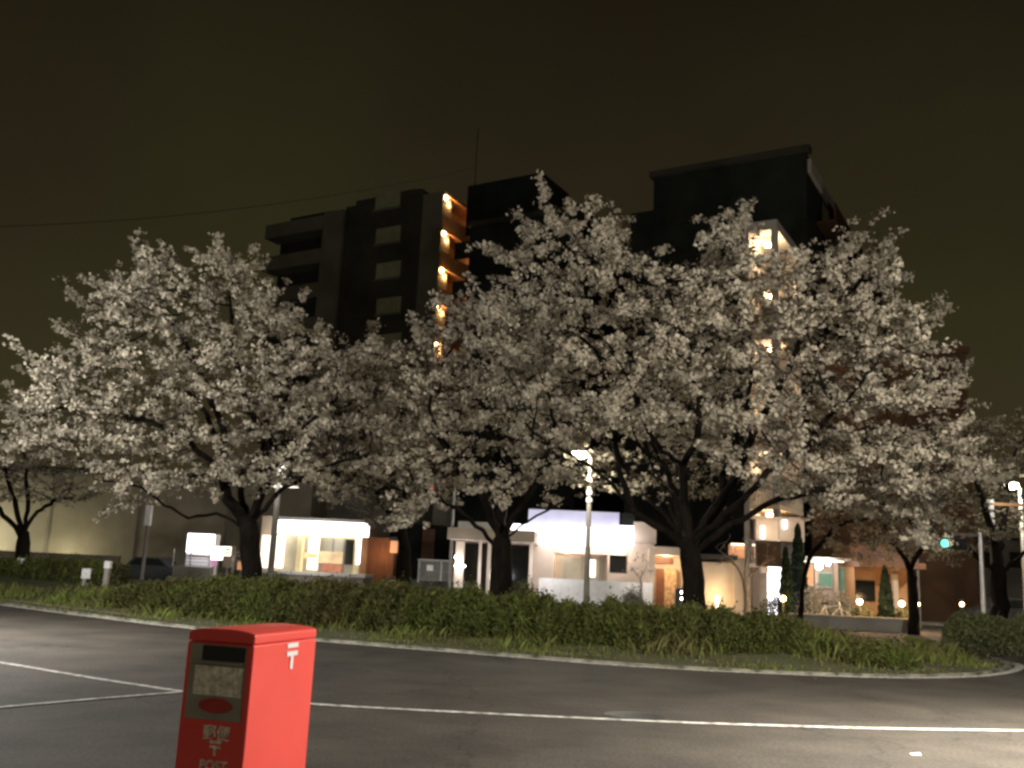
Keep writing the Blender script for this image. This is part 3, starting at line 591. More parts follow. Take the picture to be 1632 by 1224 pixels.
# ------------------------------------------------------------------ low plants by the house
def bush(label, px, ytop, D, wpx, m, group=None, n=2200, leaf=0.07):
    b = at(px, 900, D); tz = max(at(px, ytop, D)[2], 0.3); r = wpx/2/F*D; root = thing('bush', (b[0], b[1], 0), label, 'bush', group)
    t = MB()
    for k in range(7):
        a = k*0.9; t.tube((b[0], b[1], 0), (b[0]+r*.6*math.cos(a), b[1]+r*.6*math.sin(a), tz*.8), 0.02, 0.008, 5)
    t.build('stems', 'twig_brown', root)
    d = rng.normal(size=(n, 3)); d /= np.linalg.norm(d, axis=1)[:, None]; d[:, 2] = np.abs(d[:, 2]); q = rng.uniform(0.6, 1.05, n)[:, None]*(1+0.18*np.sin(d[:, :1]*7+d[:, 1:2]*5))
    C = np.array([b[0], b[1], 0.0])+d*q*np.array([r, r, tz]); C[:, 2] = np.maximum(C[:, 2], 0.06)
    V, Fq = leaves(C, leaf); npmesh('foliage', V, Fq, m, root)
GB = 'low bushes in front of the lit buildings'
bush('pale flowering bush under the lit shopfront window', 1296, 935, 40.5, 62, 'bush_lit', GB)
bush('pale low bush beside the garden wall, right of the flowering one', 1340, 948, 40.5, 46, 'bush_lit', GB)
bush('warm lit bush at the foot of the glowing sign pillar', 1238, 948, 40.5, 50, 'hedge_leaf_olive', GB)
bush('yellow green bush behind the middle cherry trunk', 838, 928, 36, 46, 'hedge_leaf_olive', GB)
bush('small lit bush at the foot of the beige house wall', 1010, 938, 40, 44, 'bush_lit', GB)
bush('orange lit bush around the first garden lamp', 1372, 968, 39.6, 42, 'hedge_leaf_olive', GB)
bush('orange lit bush around the second garden lamp', 1440, 970, 39.6, 40, 'hedge_leaf_olive', GB)

# ================================================================== TALL BUILDINGS
def box_building(fac, x0, x1, ytop, depth, m, name, label, cat='building', xref=None):
    pass
# ---- left tower: front face phi=-30, corner at px 695
T1 = Facade(695, 70, -30, 500); root = thing('apartment_tower', T1.base(640), 'tall dark apartment tower with orange lit balconies on its right side', 'building')
mb = MB(); zt = T1.sz(695, 303)[1]; aL = T1.sz(546, 400)[0]; aC = 0.0
T1.lbox(mb, aL, -1.9, -20, 0, 0, zt); mb.build('core_wall', 'tower_dark', root)
mb = MB(); aPL = T1.sz(516, 400)[0]; T1.lbox(mb, aPL, aL, -19.5, 0.35, 0, zt-0.3); T1.lbox(mb, -1.9, 0.0, -1.2, 0.06, 0, zt-0.2); mb.build('corner_pillars', 'tower_concrete', root)
mb = MB(); T1.lbox(mb, aL+0.5, -2.6, -14, -0.6, zt, zt+0.7); T1.lbox(mb, aL+2.2, -4.2, -12, -2, zt+0.7, zt+1.5); mb.build('roof', 'roof_dark', root)
fl = 3.0
for k in range(8):
    zc_ = T1.sz(620, 320)[1]-k*fl; mb = MB(); a0 = T1.sz(600, 320+k*62)[0]; a1 = T1.sz(638, 320+k*62)[0]
    T1.lbox(mb, a0, a1, 0.0, 0.12, zc_-0.65, zc_+0.65); w = mb.build('window', 'glass_tower', root)
    mb = MB(); T1.lbox(mb, a0-0.12, a1+0.12, 0.0, 0.2, zc_-0.8, zc_-0.66); mb.build('sill', 'tower_concrete', w)
# left wing with balconies
aW = T1.sz(425, 400)[0]; mb = MB(); T1.lbox(mb, aW, aPL, -12, -1.6, 0, zt-1.2); mb.build('wing_wall', 'tower_dark', root)
for k in range(9):
    z = zt-1.4-k*fl; mb = MB(); T1.lbox(mb, aW-0.3, aPL, -1.6, 0.1, z-0.2, z); T1.lbox(mb, aW-0.3, aPL, -0.05, 0.1, z, z+1.05); mb.build('balcony', 'tower_concrete', root)
    mb = MB(); T1.lbox(mb, aW+1, aPL-0.8, -1.6, -1.52, z+0.05, z+2.1); mb.build('window', 'glass_dark', root)
# right side balconies (phi=60) starting at the same corner
T2 = Facade(695, 70, 60, 500); mb = MB(); T2.lbox(mb, 1.2, 17, -5, -1.6, 0, zt-0.2); mb.build('side_wall', 'orange_wall', root)
for k in range(10):
    z = zt-0.25-k*fl; mb = MB(); T2.lbox(mb, 0.02, 17, -1.6, 0.1, z-0.22, z); mb.build('balcony_slab', 'orange_wall', root)
    if k: mb = MB(); T2.lbox(mb, 0.02, 17, -0.05, 0.1, z, z+1.15); mb.build('balcony_parapet', 'orange_wall', root)
    for q in (0.3, 8.6, 15.5):
        if k > (4 if q < 1 else 2): continue
        mb = MB(); mb.ball(T2.w(q, 0.02, z-0.42), 0.2); b = mb.build('wall_lamp', 'lamp_warm', root)
        point(T2.w(q+0.5, 0.05, z-0.8), (250 if q < 1 else 120), (1.0, 0.5, 0.18), 0.12, parent=root)
# ---- middle dark block
B1 = Facade(925, 62, -30, 500); root = thing('apartment_block', B1.base(840), 'nearly black apartment block behind the cherry crowns with box shaped rooftop room', 'building')
zb = B1.sz(752, 362)[1]; a0 = B1.sz(748, 400)[0]; mb = MB(); B1.lbox(mb, a0, 0, -16, 0, 0, zb); mb.build('wall', 'dark_cladding', root)
mb = MB(); B1.lbox(mb, a0-0.2, 0.2, -0.5, 0.25, zb, zb+0.35); mb.build('parapet', 'tower_dark', root)
mb = MB(); a2 = B1.sz(744, 330, -1.5)[0]; a3 = B1.sz(862, 330, -1.5)[0]; B1.lbox(mb, a2, a3, -6, -1.5, zb+0.0, B1.sz(850, 277, -1.5)[1]); mb.build('rooftop_room', 'dark_cladding', root)
mb = MB(); aa = B1.sz(757, 290, -3)[0]; zr = B1.sz(757, 205, -3)[1]; mb.tube(B1.w(aa, -3, zb), B1.w(aa, -3, zr), 0.06, 0.03, 6); mb.build('antenna', 'brown_cladding', root)
for k in range(6):
    for q in (-3.4, -7, -10.6): mb = MB(); B1.lbox(mb, q, q+1.7, 0.0, 0.06, zb-2.4-3*k, zb-1.1-3*k); mb.build('window', 'glass_dark', root)
# ---- right tall block
R1 = Facade(1287, 50, -30, 400); root = thing('apartment_block', R1.base(1200), 'big dark apartment block on the right with stepped sloping roofline and long side wall', 'building')
zr = R1.sz(1287, 242)[1]; a0 = R1.sz(1042, 300)[0]; mb = MB(); R1.lbox(mb, a0, 0, -22, 0, 0, zr); mb.build('wall', 'dark_cladding', root)
a00 = R1.sz(1002, 350)[0]; mb = MB(); R1.lbox(mb, a00, a0, -20, -0.3, 0, R1.sz(1020, 335)[1]); mb.build('lower_wing', 'dark_cladding', root)
mb = MB(); R1.lbox(mb, a0-.2, 0.25, -0.4, 0.3, zr, zr+0.35); mb.build('parapet', 'tower_dark', root)
R2 = Facade(1287, 50, 60, 400)
mb = MB(); R2.lbox(mb, 0.3, 22, 0.0, 0.22, zr-1.1, zr-0.3); mb.build('side_coping', 'concrete', root)
for k in range(7):
    z = zr-3.3-3*k; mb = MB(); R2.lbox(mb, 2.5, 21, 0.0, 1.1, z-.15, z); R2.lbox(mb, 2.5, 21, 1.0, 1.1, z, z+1.0); mb.build('balcony', 'brown_cladding', root)
    for q in (4, 9, 14, 18):
        mb = MB(); R2.lbox(mb, q, q+2, 0.0, 0.05, z+0.05, z+2.0); mb.build('window', 'glass_dark', root)
for k in range(7):
    for q in (-8.0, -4.4): mb = MB(); R1.lbox(mb, q, q+1.6, 0.0, 0.06, zr-3.2-3*k, zr-1.9-3*k); mb.build('window', 'glass_dark', root)
# stair tower with lit landings
S1 = Facade(1240, 44.5, -30, 600); S2 = Facade(1240, 44.5, 60, 600); root = thing('stair_tower', S1.base(1225), 'open stair tower with warm lit landings seen through the largest crown', 'stair tower')
zt = S1.sz(1238, 364)[1]; al = S1.sz(1186, 600)[0]; ar = S2.sz(1284, 400)[0]
mb = MB(); S1.lbox(mb, al, 0, -min(ar, 5), 0, zt, zt+0.5); mb.build('roof', 'concrete', root)
mb = MB(); S1.lbox(mb, al, al+0.25, -5, 0, 0, zt); S1.lbox(mb, al+0.25, -0.2, -5, -4.8, 0, zt); mb.build('back_wall', 'concrete', root)
mb = MB(); S1.lbox(mb, -0.3, 0.0, -0.3, 0.0, 0, zt); S1.lbox(mb, -0.3, 0, -5, -4.7, 0, zt); mb.build('column', 'concrete', root)
for k in range(8):
    z = zt-2.75*(k+1)
    if z < 0.3: break
    mb = MB(); S1.lbox(mb, al+0.25, 0.05, -4.8, 0.05, z-0.2, z); mb.build('landing', 'cream_wall', root)
    mb = MB()
    for q in np.arange(al+0.35, 0, 0.16): S1.lbox(mb, q, q+0.03, 0.0, 0.03, z, z+1.05)
    S1.lbox(mb, al+0.25, 0.05, -0.01, 0.05, z+1.05, z+1.12)
    for q in np.arange(-4.7, -0.1, 0.16): S1.lbox(mb, 0.0, 0.03, q, q+0.03, z, z+1.05)
    S1.lbox(mb, -0.01, 0.05, -4.8, -0.02, z+1.05, z+1.12); mb.build('railing', 'steel', root)
    pw = [430, 25, 110, 30, 140, 120, 70, 40][k]
    mb = MB(); c = S1.w(al*0.45, -1.2, z+2.3); mb.tube((c[0], c[1], c[2]), (c[0], c[1], c[2]+0.12), 0.16, 0.2, 12); mb.build('ceiling_lamp', 'lamp_warm', root)
    point((c[0], c[1], c[2]-0.15), pw, (1.0, 0.72, 0.45), 0.15, parent=root)
# brown wing to the right
W1 = Facade(1546, 47, -12, 700); root = thing('apartment_block', W1.base(1450), 'lower reddish brown block reaching right behind the tallest crown', 'building')
mb = MB(); a0 = W1.sz(1290, 600)[0]; zw = W1.sz(1546, 562)[1]; W1.lbox(mb, a0, 0, -9, 0, 0, zw); mb.build('wall', 'brown_cladding', root)
mb = MB(); W1.lbox(mb, a0, 0.15, -9.2, 0.15, zw, zw+0.3); mb.build('parapet', 'brown_cladding', root)
for k in range(3):
    for q in (-2.6, -5.2, -7.8): mb = MB(); W1.lbox(mb, q, q+1.3, 0, 0.06, zw-2.3-2.9*k, zw-1.0-2.9*k); mb.build('window', 'glass_dark', root)

# ================================================================== LOW BUILDINGS
# ---- long grey building at left
LB = Facade(300, 68, -4, 850); root = thing('long_building', LB.base(200), 'long plain grey building at far left whose wall glows from a hidden lamp', 'building')
mb = MB(); a0 = LB.sz(-400, 850)[0]; a1 = LB.sz(492, 850)[0]; zt = LB.sz(300, 762)[1]; LB.lbox(mb, a0, a1, -14, 0, 0, zt); mb.build('wall', 'pale_concrete', root)
mb = MB(); LB.lbox(mb, a0-.3, a1+0.3, -14.3, 0.5, zt, zt+0.4); mb.build('roof', 'roof_dark', root)
for q in np.arange(a0+3, a1-3, 6.5): mb = MB(); LB.lbox(mb, q, q+0.12, 0, 0.1, 0, zt); mb.build('downpipe', 'concrete', root)
p = LB.w(LB.sz(-30, 870)[0], 3.0, 1.4); point(p, 620, (1.0, 0.95, 0.68), 0.4)
p = LB.w(LB.sz(110, 895)[0], 2.0, 0.9); point(p, 150, (1.0, 0.93, 0.6), 0.4)
# ---- long low garden wall before it
gw = Facade(100, 60, 0, 880); mb = MB(); gw.box(mb, -200, 877, 190, 900, -0.3, 0, True); o = mb.build('boundary_wall', 'pale_concrete'); tag(o, 'low pale wall along the foot of the long grey building', 'wall')
# ---- dark shed building behind shop
DB = Facade(520, 72, -6, 800); root = thing('dark_building', DB.base(560), 'dark low building rising behind the lit shop sign', 'building')
mb = MB(); DB.box(mb, 494, 788, 720, 900, -8, 0, True); mb.build('wall', 'concrete', root)
mb = MB(); z = DB.sz(600, 788)[1]; DB.lbox(mb, DB.sz(492, 850)[0], DB.sz(722, 850)[0], -8.2, 0.4, z, z+0.35); mb.build('roof', 'roof_dark', root)
# ---- the lit shop
S = Facade(505, 57, -8, 870); root = thing('shop', S.base(505), 'small shop with glowing white fascia sign and bright glass front', 'shop')
mb = MB(); S.box(mb, 418, 825, 576, 835, -5, -1.6, True); mb.build('wall', 'cream_wall', root)
mb = MB(); S.box(mb, 412, 912, 582, 917, -1.6, 0.5); mb.build('step', 'white_paint', root); mb = MB(); S.box(mb, 416, 917, 578, 924, -1.6, 0.4, True); mb.build('plinth', 'concrete', root)
mb = MB(); S.box(mb, 440, 831, 579, 852, -0.9, 0.35); fas = mb.build('fascia_sign', 'sign_white', root)
mb = MB()
for i, q in enumerate(np.linspace(462, 560, 15)):
    S.box(mb, q, 847.5+(i % 3)*0.5, q+3.6, 850.6, 0.35, 0.37)
mb.build('lettering', 'poster_red', fas)
mb = MB(); S.box(mb, 437, 826, 582, 831, -1.6, 0.4); mb.build('roof', 'white_paint', root)
for x0, x1 in ((416, 434), (437, 451)):
    mb = MB(); S.box(mb, x0, 853, x1, 905, -0.5, -0.3); mb.build('light_panel', 'sign_warm', root)
mb = MB(); S.box(mb, 451, 853, 472, 912, -1.0, -0.8); mb.build('side_panel', 'lit_grey_glass', root)
mb = MB(); S.box(mb, 472, 853, 480, 914, -0.4, 0.0); S.box(mb, 564, 853, 571, 920, -0.4, 0.0); S.box(mb, 480, 853, 564, 856, -0.4, 0.0); mb.build('door_frame', 'yellow_frame', root)
mb = MB(); S.box(mb, 480, 856, 564, 914, -0.9, -0.85); gl = mb.build('glass_front', 'lit_grey_glass', root)
mb = MB()
for q in (510, 528, 546): S.box(mb, q, 856, q+2, 914, -0.85, -0.78)
mb.build('mullions', 'concrete', gl)
mb = MB(); S.box(mb, 491, 857, 507, 908, -0.8, -0.74); mb.build('lit_poster', 'sign_warm', root)
mb = MB(); S.box(mb, 506, 879, 546, 898, -0.8, -0.73); mb.build('poster', 'poster', root)
mb = MB(); S.box(mb, 484, 881, 505, 890, -0.73, -0.70); mb.build('arrow_poster', 'poster', root)
mb = MB(); S.box(mb, 512, 899, 545, 912, -0.8, -0.73); mb.build('counter', 'poster_red', root)
mb = MB(); S.box(mb, 550, 860, 563, 900, -0.8, -0.73); mb.build('dark_display', 'glass_dark', root)
mb = MB(); S.box(mb, 569, 857, 573, 899, -0.1, 0.1); mb.build('light_strip', 'sign_white', root)
point(S.w(0, 2.2, 2.6), 110, (1, 0.93, 0.85), 0.5)
# ---- alley with wooden fence
A = Facade(605, 60, -4, 880); root = thing('wooden_fence', A.base(605), 'warm lit wooden board fence in the alley right of the shop', 'fence')
mb = MB(); n0 = A.sz(580, 880)[0]; n1 = A.sz(634, 880)[0]; zt = A.sz(605, 857)[1]; q = n0
while q < n1: A.lbox(mb, q, q+0.17, -0.03, 0.02 if int(q*6) % 2 else 0.0, 0.05, zt); q += 0.18
mb.build('boards', 'wood_fence', root); mb = MB(); A.lbox(mb, n0, n1, -0.1, -0.03, zt-0.3, zt-0.2); A.lbox(mb, n0, n1, -0.1, -0.03, 0.4, 0.5); mb.build('rail', 'dark_metal', root)
root = thing('wall_lantern', A.base(628), 'glowing orange lantern at the right end of the wooden fence', 'lantern')
mb = MB(); A.box(mb, 622, 862, 633, 881, 0.1, 0.4); mb.build('lantern_glass', 'orange_panel', root)
mb = MB(); A.box(mb, 620, 856, 635, 861, 0.0, 0.5); A.box(mb, 626, 882, 629, 920, 0.15, 0.3, True); mb.build('lantern_post', 'dark_metal', root)
point(A.w(A.sz(617, 862)[0], 0.9, 2.2), 26, (1, 0.5, 0.22), 0.2)
# ---- dark shed with brown door
B = Facade(675, 55, -4, 880); root = thing('shed', B.base(675), 'black tall shed between the alley and the canopy', 'shed')
mb = MB(); B.box(mb, 637, 836, 716, 930, -4, 0, True); mb.build('wall', 'dark_cladding', root)
mb = MB(); B.box(mb, 672, 843, 692, 895, 0, 0.06); mb.build('shutter', 'brown_door', root)
# mesh gate with notice
Gt = Facade(695, 47, 0, 905); root = thing('mesh_gate', Gt.base(695), 'galvanised mesh gate with small white notice before the black shed', 'gate')
mb = MB()
for (x0, y0, x1, y1) in ((666, 892, 668.5, 928), (722, 893, 724.5, 928), (666, 892, 724, 894.5)): Gt.box(mb, x0, y0, x1, y1, -0.03, 0.03)
Gt.box(mb, 702, 893, 704.5, 926, -0.03, 0.03); mb.build('frame', 'steel', root); mb = MB()
for q in np.arange(670, 723, 3.4): Gt.box(mb, q, 894, q+0.7, 926, -0.01, 0.01)
for q in np.arange(897, 926, 3.4): Gt.box(mb, 668, q, 722, q+0.6, -0.014, -0.01)
mb.build('mesh', 'steel', root); mb = MB(); Gt.box(mb, 680, 900.5, 690, 909.5, 0.02, 0.04); mb.build('notice', 'sign_warm' if False else 'white_paint', root)
# ---- canopy / carport
C1 = Facade(780, 46, -6, 880); root = thing('carport', C1.base(780), 'white roofed carport with slim posts behind the middle cherry trunk', 'carport')
mb = MB(); C1.box(mb, 713, 843, 852, 862, -5, 1.0); mb.build('roof', 'cream_wall', root)
mb = MB(); C1.box(mb, 730, 832, 800, 843, -3, 0.2); mb.build('upper_fascia', 'white_paint', root)
for x0, x1 in ((725, 738), (762, 766), (776, 781), (843, 849)):
    mb = MB(); C1.box(mb, x0, 862, x1, 935, -0.2, 0.1 if x1-x0 > 8 else 0.0, True); mb.build('post', 'cream_wall', root)
mb = MB(); C1.box(mb, 715, 860, 850, 940, -5, -4.7, True); mb.build('back_wall', 'tower_dark', root)
mb = MB(); C1.box(mb, 812, 875, 848, 925, -4.7, -4.6); mb.build('window', 'glass_dark', root)
mb = MB(); c = C1.hit(727, 888, 0.3); mb.ball(c, 0.07); mb.build('lamp', 'lamp_cool', root); mb = MB(); c = C1.hit(733, 902, 0.3); mb.box(c[0]-.25, c[0]+.25, c[1]-.1, c[1]+.1, c[2]-.04, c[2]+.04); mb.build('lamp_tube', 'lamp_cool', root)
point(C1.hit(745, 905, 1.2), 60, (0.95, 0.95, 1), 0.2)
# ---- beige house with its blown out lit wall made as glowing panels
H = Facade(930, 48, -5, 880); root = thing('house', H.base(940), 'beige house under a huge glaring white signboard with recessed glass entrance', 'house')
mb = MB(); H.box(mb, 850, 866, 882, 945, -5, 0, True); H.box(mb, 1000, 866, 1042, 945, -5, 0, True); H.box(mb, 882, 866, 1000, 883, -5, 0); H.box(mb, 968, 914, 1000, 945, -0.6, 0, True); H.box(mb, 968, 883, 971, 914, -.4, 0)
mb.build('wall', 'cream_wall', root)
mb = MB(); H.box(mb, 882, 883, 1000, 945, -2.2, -2.0, True); mb.build('recess_wall', 'cream_wall', root)
mb = MB(); H.box(mb, 800, 838, 986, 868, 0.05, 0.9); mb.build('signboard', 'glow_violet', root)  # overexposed lit wall built as a glowing panel
mb = MB(); H.box(mb, 987, 838, 1010, 870, 0.05, 0.7); mb.build('side_glow_panel', 'glow_violet_dim' if False else 'glow_violet', root)  # right end of the same lit wall, glowing too
mb = MB(); H.box(mb, 842, 814, 987, 838, -1.0, 0.3); mb.build('upper_panel', 'glow_violet_dim', root)  # dimmer upper part of the lit wall, also made to glow
mb = MB(); H.box(mb, 1010, 832, 1046, 866, -4, -0.2); mb.build('side_wall', 'cream_wall', root)
mb = MB(); H.box(mb, 990, 818, 1012, 836, -2, -0.4); mb.build('upper_window', 'glass_dark', root)
mb = MB(); H.box(mb, 895, 890, 960, 945, -1.98, -1.9, True); gd = mb.build('glass_door', 'lit_grey_glass', root)
mb = MB()
for q in (900, 926, 942, 955): H.box(mb, q, 886, q+1.6, 945, -1.9, -1.82, True)
mb.build('mullion', 'concrete', gd)
mb = MB(); H.box(mb, 972, 885, 998, 913, -0.4, -0.3); mb.build('window', 'glass_dark', root)
mb = MB(); H.box(mb, 940, 892, 949, 920, -1.8, -1.7); mb.build('door_light', 'sign_warm', root)
for q in (915, 985): point(H.w(H.sz(q, 876)[0], 0.45, H.sz(q, 876)[1]), 22, (1.0, 0.72, 0.5), 0.08)
mb = MB(); z = H.sz(930, 880)[1]; mb2 = H.w(H.sz(900, 880)[0], -1.0, z-0.1); point(mb2, 60, (1, 0.86, 0.7), 0.2)
# glaring low white wall strip
o = MB(); H.box(o, 858, 925, 1040, 960, 1.4, 1.6, True); o = o.build('garden_wall', 'white_paint'); tag(o, 'low white garden wall in front of the beige house', 'wall')
point(H.w(H.sz(880, 900)[0], 3.2, 1.9), 95, (0.97, 0.95, 1), 0.2); point(H.w(H.sz(1025, 900)[0], 3.0, 1.9), 70, (1, 0.93, 0.85), 0.2)
point(H.w(H.sz(790, 915)[0], 2.0, 1.3), 40, (0.95, 0.95, 1), 0.2)
# ---- warm entrance porch
Pp = Facade(1060, 47, -5, 900); root = thing('entrance_porch', Pp.base(1060), 'warm glowing entrance porch with brown door just left of the thickest trunk', 'porch')
mb = MB(); Pp.box(mb, 1034, 874, 1043, 955, -2.5, 0.3, True); Pp.box(mb, 1043, 872, 1098, 885, -2.5, 0.3); mb.build('wall', 'cream_wall', root)
mb = MB(); Pp.box(mb, 1043, 885, 1098, 955, -2.6, -2.3, True); mb.build('back_wall', 'cream_wall', root)
mb = MB(); Pp.box(mb, 1046, 906, 1059, 955, -2.25, -2.15, True); mb.build('door', 'brown_door', root)
mb = MB(); Pp.box(mb, 1044, 889, 1072, 898, -2.25, -2.1); mb.build('lintel', 'brown_door', root)
mb = MB(); Pp.box(mb, 1059, 906, 1078, 955, -2.25, -1.9, True); mb.build('stone_pillar', 'warm_stone', root)
point(Pp.w(Pp.sz(1064, 888)[0], -0.9, Pp.sz(1064, 888)[1]), 130, (1.0, 0.70, 0.42), 0.12)
# ---- warm curved wall right of trunk
Wl = Facade(1150, 46, -5, 900); root = thing('house', Wl.base(1170), 'cream annex with a warm uplit wall just right of the thickest trunk', 'house')
mb = MB(); Wl.box(mb, 1100, 896, 1170, 965, -4, 0, True); Wl.box(mb, 1170, 890, 1228, 965, -4, 0.25, True); mb.build('wall', 'cream_wall', root)
mb = MB(); z = Wl.sz(1150, 892)[1]; Wl.lbox(mb, Wl.sz(1096, 880)[0], Wl.sz(1172, 880)[0], -4.1, 0.7, z, z+0.22); mb.build('roof', 'roof_dark', root)
mb = MB(); Wl.box(mb, 1166, 868, 1206, 889, -1, 0.0); mb.build('lit_window', 'orange_panel', root)
mb = MB(); Wl.box(mb, 1166, 866.5, 1204, 869, 0.0, 0.3); mb.build('light_strip', 'sign_warm', root)
point(Wl.hit(1143, 948, 0.7), 42, (1, 0.68, 0.33), 0.12)
ml = MB(); c = Wl.hit(1143, 950, 0.7); ml.tube((c[0], c[1], 0), (c[0], c[1], c[2]), 0.05, 0.09); o = ml.build('uplight', 'lamp_warm'); tag(o, 'small uplight washing the cream annex wall with warm light', 'lamp')
# ---- cafe / shop at right with canopy, sign pillar
K = Facade(1320, 44, -6, 900); root = thing('shop', K.base(1330), 'shop on the right with white lit awning, orange panels and green board', 'shop')
mb = MB(); K.box(mb, 1268, 898, 1360, 975, -4, -0.8, True); K.box(mb, 1205, 826, 1282, 862, -4, -0.3); mb.build('wall', 'cream_wall', root)
mb = MB(); K.box(mb, 1268, 888, 1358, 893, -0.8, 0.4); mb.build('awning', 'white_paint', root)
mb = MB(); K.box(mb, 1272, 893.5, 1318, 896, 0.1, 0.4); K.box(mb, 1325, 894, 1345, 896, 0.1, 0.4); mb.build('awning_light', 'sign_warm', root)
for (x0, y0, x1, y1, m) in ((1276, 901, 1297, 932, 'orange_panel'), (1306, 914, 1326, 935, 'green_panel'), (1339, 906, 1360, 942, 'green_panel')):
    mb = MB(); K.box(mb, x0, y0, x1, y1, -0.8, -0.7); wd = mb.build('window', m, root); mb = MB(); K.box(mb, x0-1.5, y0-1.8, x1+1.5, y0, -0.8, -0.66); mb.build('lintel', 'white_paint', wd); mb = MB(); K.box(mb, x0-1.5, y1, x1+1.5, y1+1.8, -0.8, -0.66); mb.build('sill', 'white_paint', wd)
for q in (1299, 1330): mb = MB(); K.box(mb, q, 897, q+6, 975, -0.6, -0.35, True); mb.build('pillar', 'cream_wall', root)
mb = MB(); K.box(mb, 1212, 838, 1219, 858, -0.3, -0.2); mb.build('window_light', 'lamp_warm' if False else 'sign_warm', root)
mb = MB(); K.box(mb, 1248, 829, 1254, 842, -0.3, -0.2); mb.build('upper_light', 'glow_violet', root)
mb = MB(); K.box(mb, 1200, 824, 1292, 827, -1.2, 0.2); mb.build('cornice', 'cream_wall', root)
point(K.w(K.sz(1303, 905)[0], 0.9, K.sz(1303, 905)[1]), 60, (1, 0.88, 0.8), 0.1); mb = MB(); mb.ball(K.hit(1305, 902, 0.75), 0.16); mb.build('globe_lamp', 'lamp_cool', root); mb = MB(); mb.ball(K.hit(1320, 898, 0.75), 0.1); mb.build('globe_lamp', 'lamp_cool', root)
point(K.hit(1225, 850, 0.6), 30, (1, 0.8, 0.6), 0.1)
Sg = Facade(1226, 41, -4, 880); root = thing('signboard', Sg.base(1228), 'dark brown square signboard on a glowing white pillar', 'sign')
mb = MB(); Sg.box(mb, 1206, 862, 1245, 903, 0, 0.3); mb.build('board', 'sign_brown', root)
mb = MB(); Sg.box(mb, 1225, 904, 1246, 962, 0, 0.25, True); mb.build('pillar', 'glow_violet', root)
mb = MB(); Sg.box(mb, 1213, 904, 1225, 913, 0, 0.25); mb.build('bracket', 'white_paint', root)
# ---- brown house far right with garden lamps
Q1 = Facade(1400, 43, -4, 920); root = thing('house', Q1.base(1410), 'brown timber house at right behind the orange garden lamps', 'house')
mb = MB(); Q1.box(mb, 1362, 905, 1446, 980, -4, 0, True); mb.build('wall', 'orange_wall', root)
mb = MB(); zt = Q1.sz(1400, 905)[1]; Q1.lbox(mb, Q1.sz(1358, 900)[0], Q1.sz(1460, 900)[0], -4.4, 1.2, zt, zt+0.25); Q1.lbox(mb, Q1.sz(1364, 900)[0], Q1.sz(1440, 900)[0], -3.6, 0.3, zt+0.25, zt+1.0); mb.build('roof', 'brown_door', root)
mb = MB(); Q1.box(mb, 1364, 925, 1395, 958, 0, 0.06); mb.build('window', 'glass_dark', root); mb = MB(); Q1.box(mb, 1424, 915, 1432, 975, 0.2, 0.45, True); mb.build('post', 'cream_wall', root)
for lab, px, py, e in (('warm garden lamp glowing by the first orange lit bush', 1370, 959, 45), ('warm garden lamp glowing beside the right conifer', 1437, 962, 40), ('smallest warm garden lamp, rightmost of the three in a row', 1463, 963, 18), ('lone faint warm lamp above the clipped hedge', 1533, 963, 8), ('warm lamp shining low in the bush by the sign pillar', 1248, 954, 45)):
    c = at(px, py, 39.0); root = thing('garden_lamp', (c[0], c[1], 0), lab, 'lamp', 'warm garden lamps')
    mb = MB(); mb.tube((c[0], c[1], 0), (c[0], c[1], c[2]-0.08), 0.04, 0.03, 8); mb.build('post', 'dark_metal', root)
    mb = MB(); mb.ball(c, 0.11 if e > 20 else 0.08); mb.build('globe', 'lamp_warm', root); mb = MB(); mb.tube((c[0], c[1], c[2]+0.15), (c[0], c[1], c[2]+0.2), 0.13, 0.05, 10); mb.build('cap', 'dark_metal', root)
    point((c[0], c[1]-0.35, c[2]), e*3.2, (1, 0.6, 0.28), 0.15, parent=root)
# planter wall
PW = Facade(1360, 37.5, -2, 990); root = thing('planter_wall', PW.base(1360), 'low stone planter wall in front of the garden lamps', 'wall')
mb = MB(); PW.box(mb, 1262, 985, 1456, 1000, -0.35, 0, True); mb.build('wall_body', 'concrete', root); mb = MB(); PW.box(mb, 1260, 982, 1458, 985.2, -0.4, 0.06); mb.build('coping', 'pale_concrete', root)
# distant building at right edge
DR = Facade(1560, 70, 0, 880); root = thing('dark_building', DR.base(1560), 'dim distant building behind the trees at the right edge', 'building')
mb = MB(); DR.box(mb, 1470, 862, 1800, 970, -8, 0, True); mb.build('wall', 'concrete', root); mb = MB(); DR.box(mb, 1468, 858, 1802, 862, -8.2, 0.4); mb.build('roof', 'roof_dark', root)
for q in (1500, 1560, 1610): mb = MB(); DR.box(mb, q, 880, q+22, 905, 0, 0.06); mb.build('window', 'glass_dark', root)

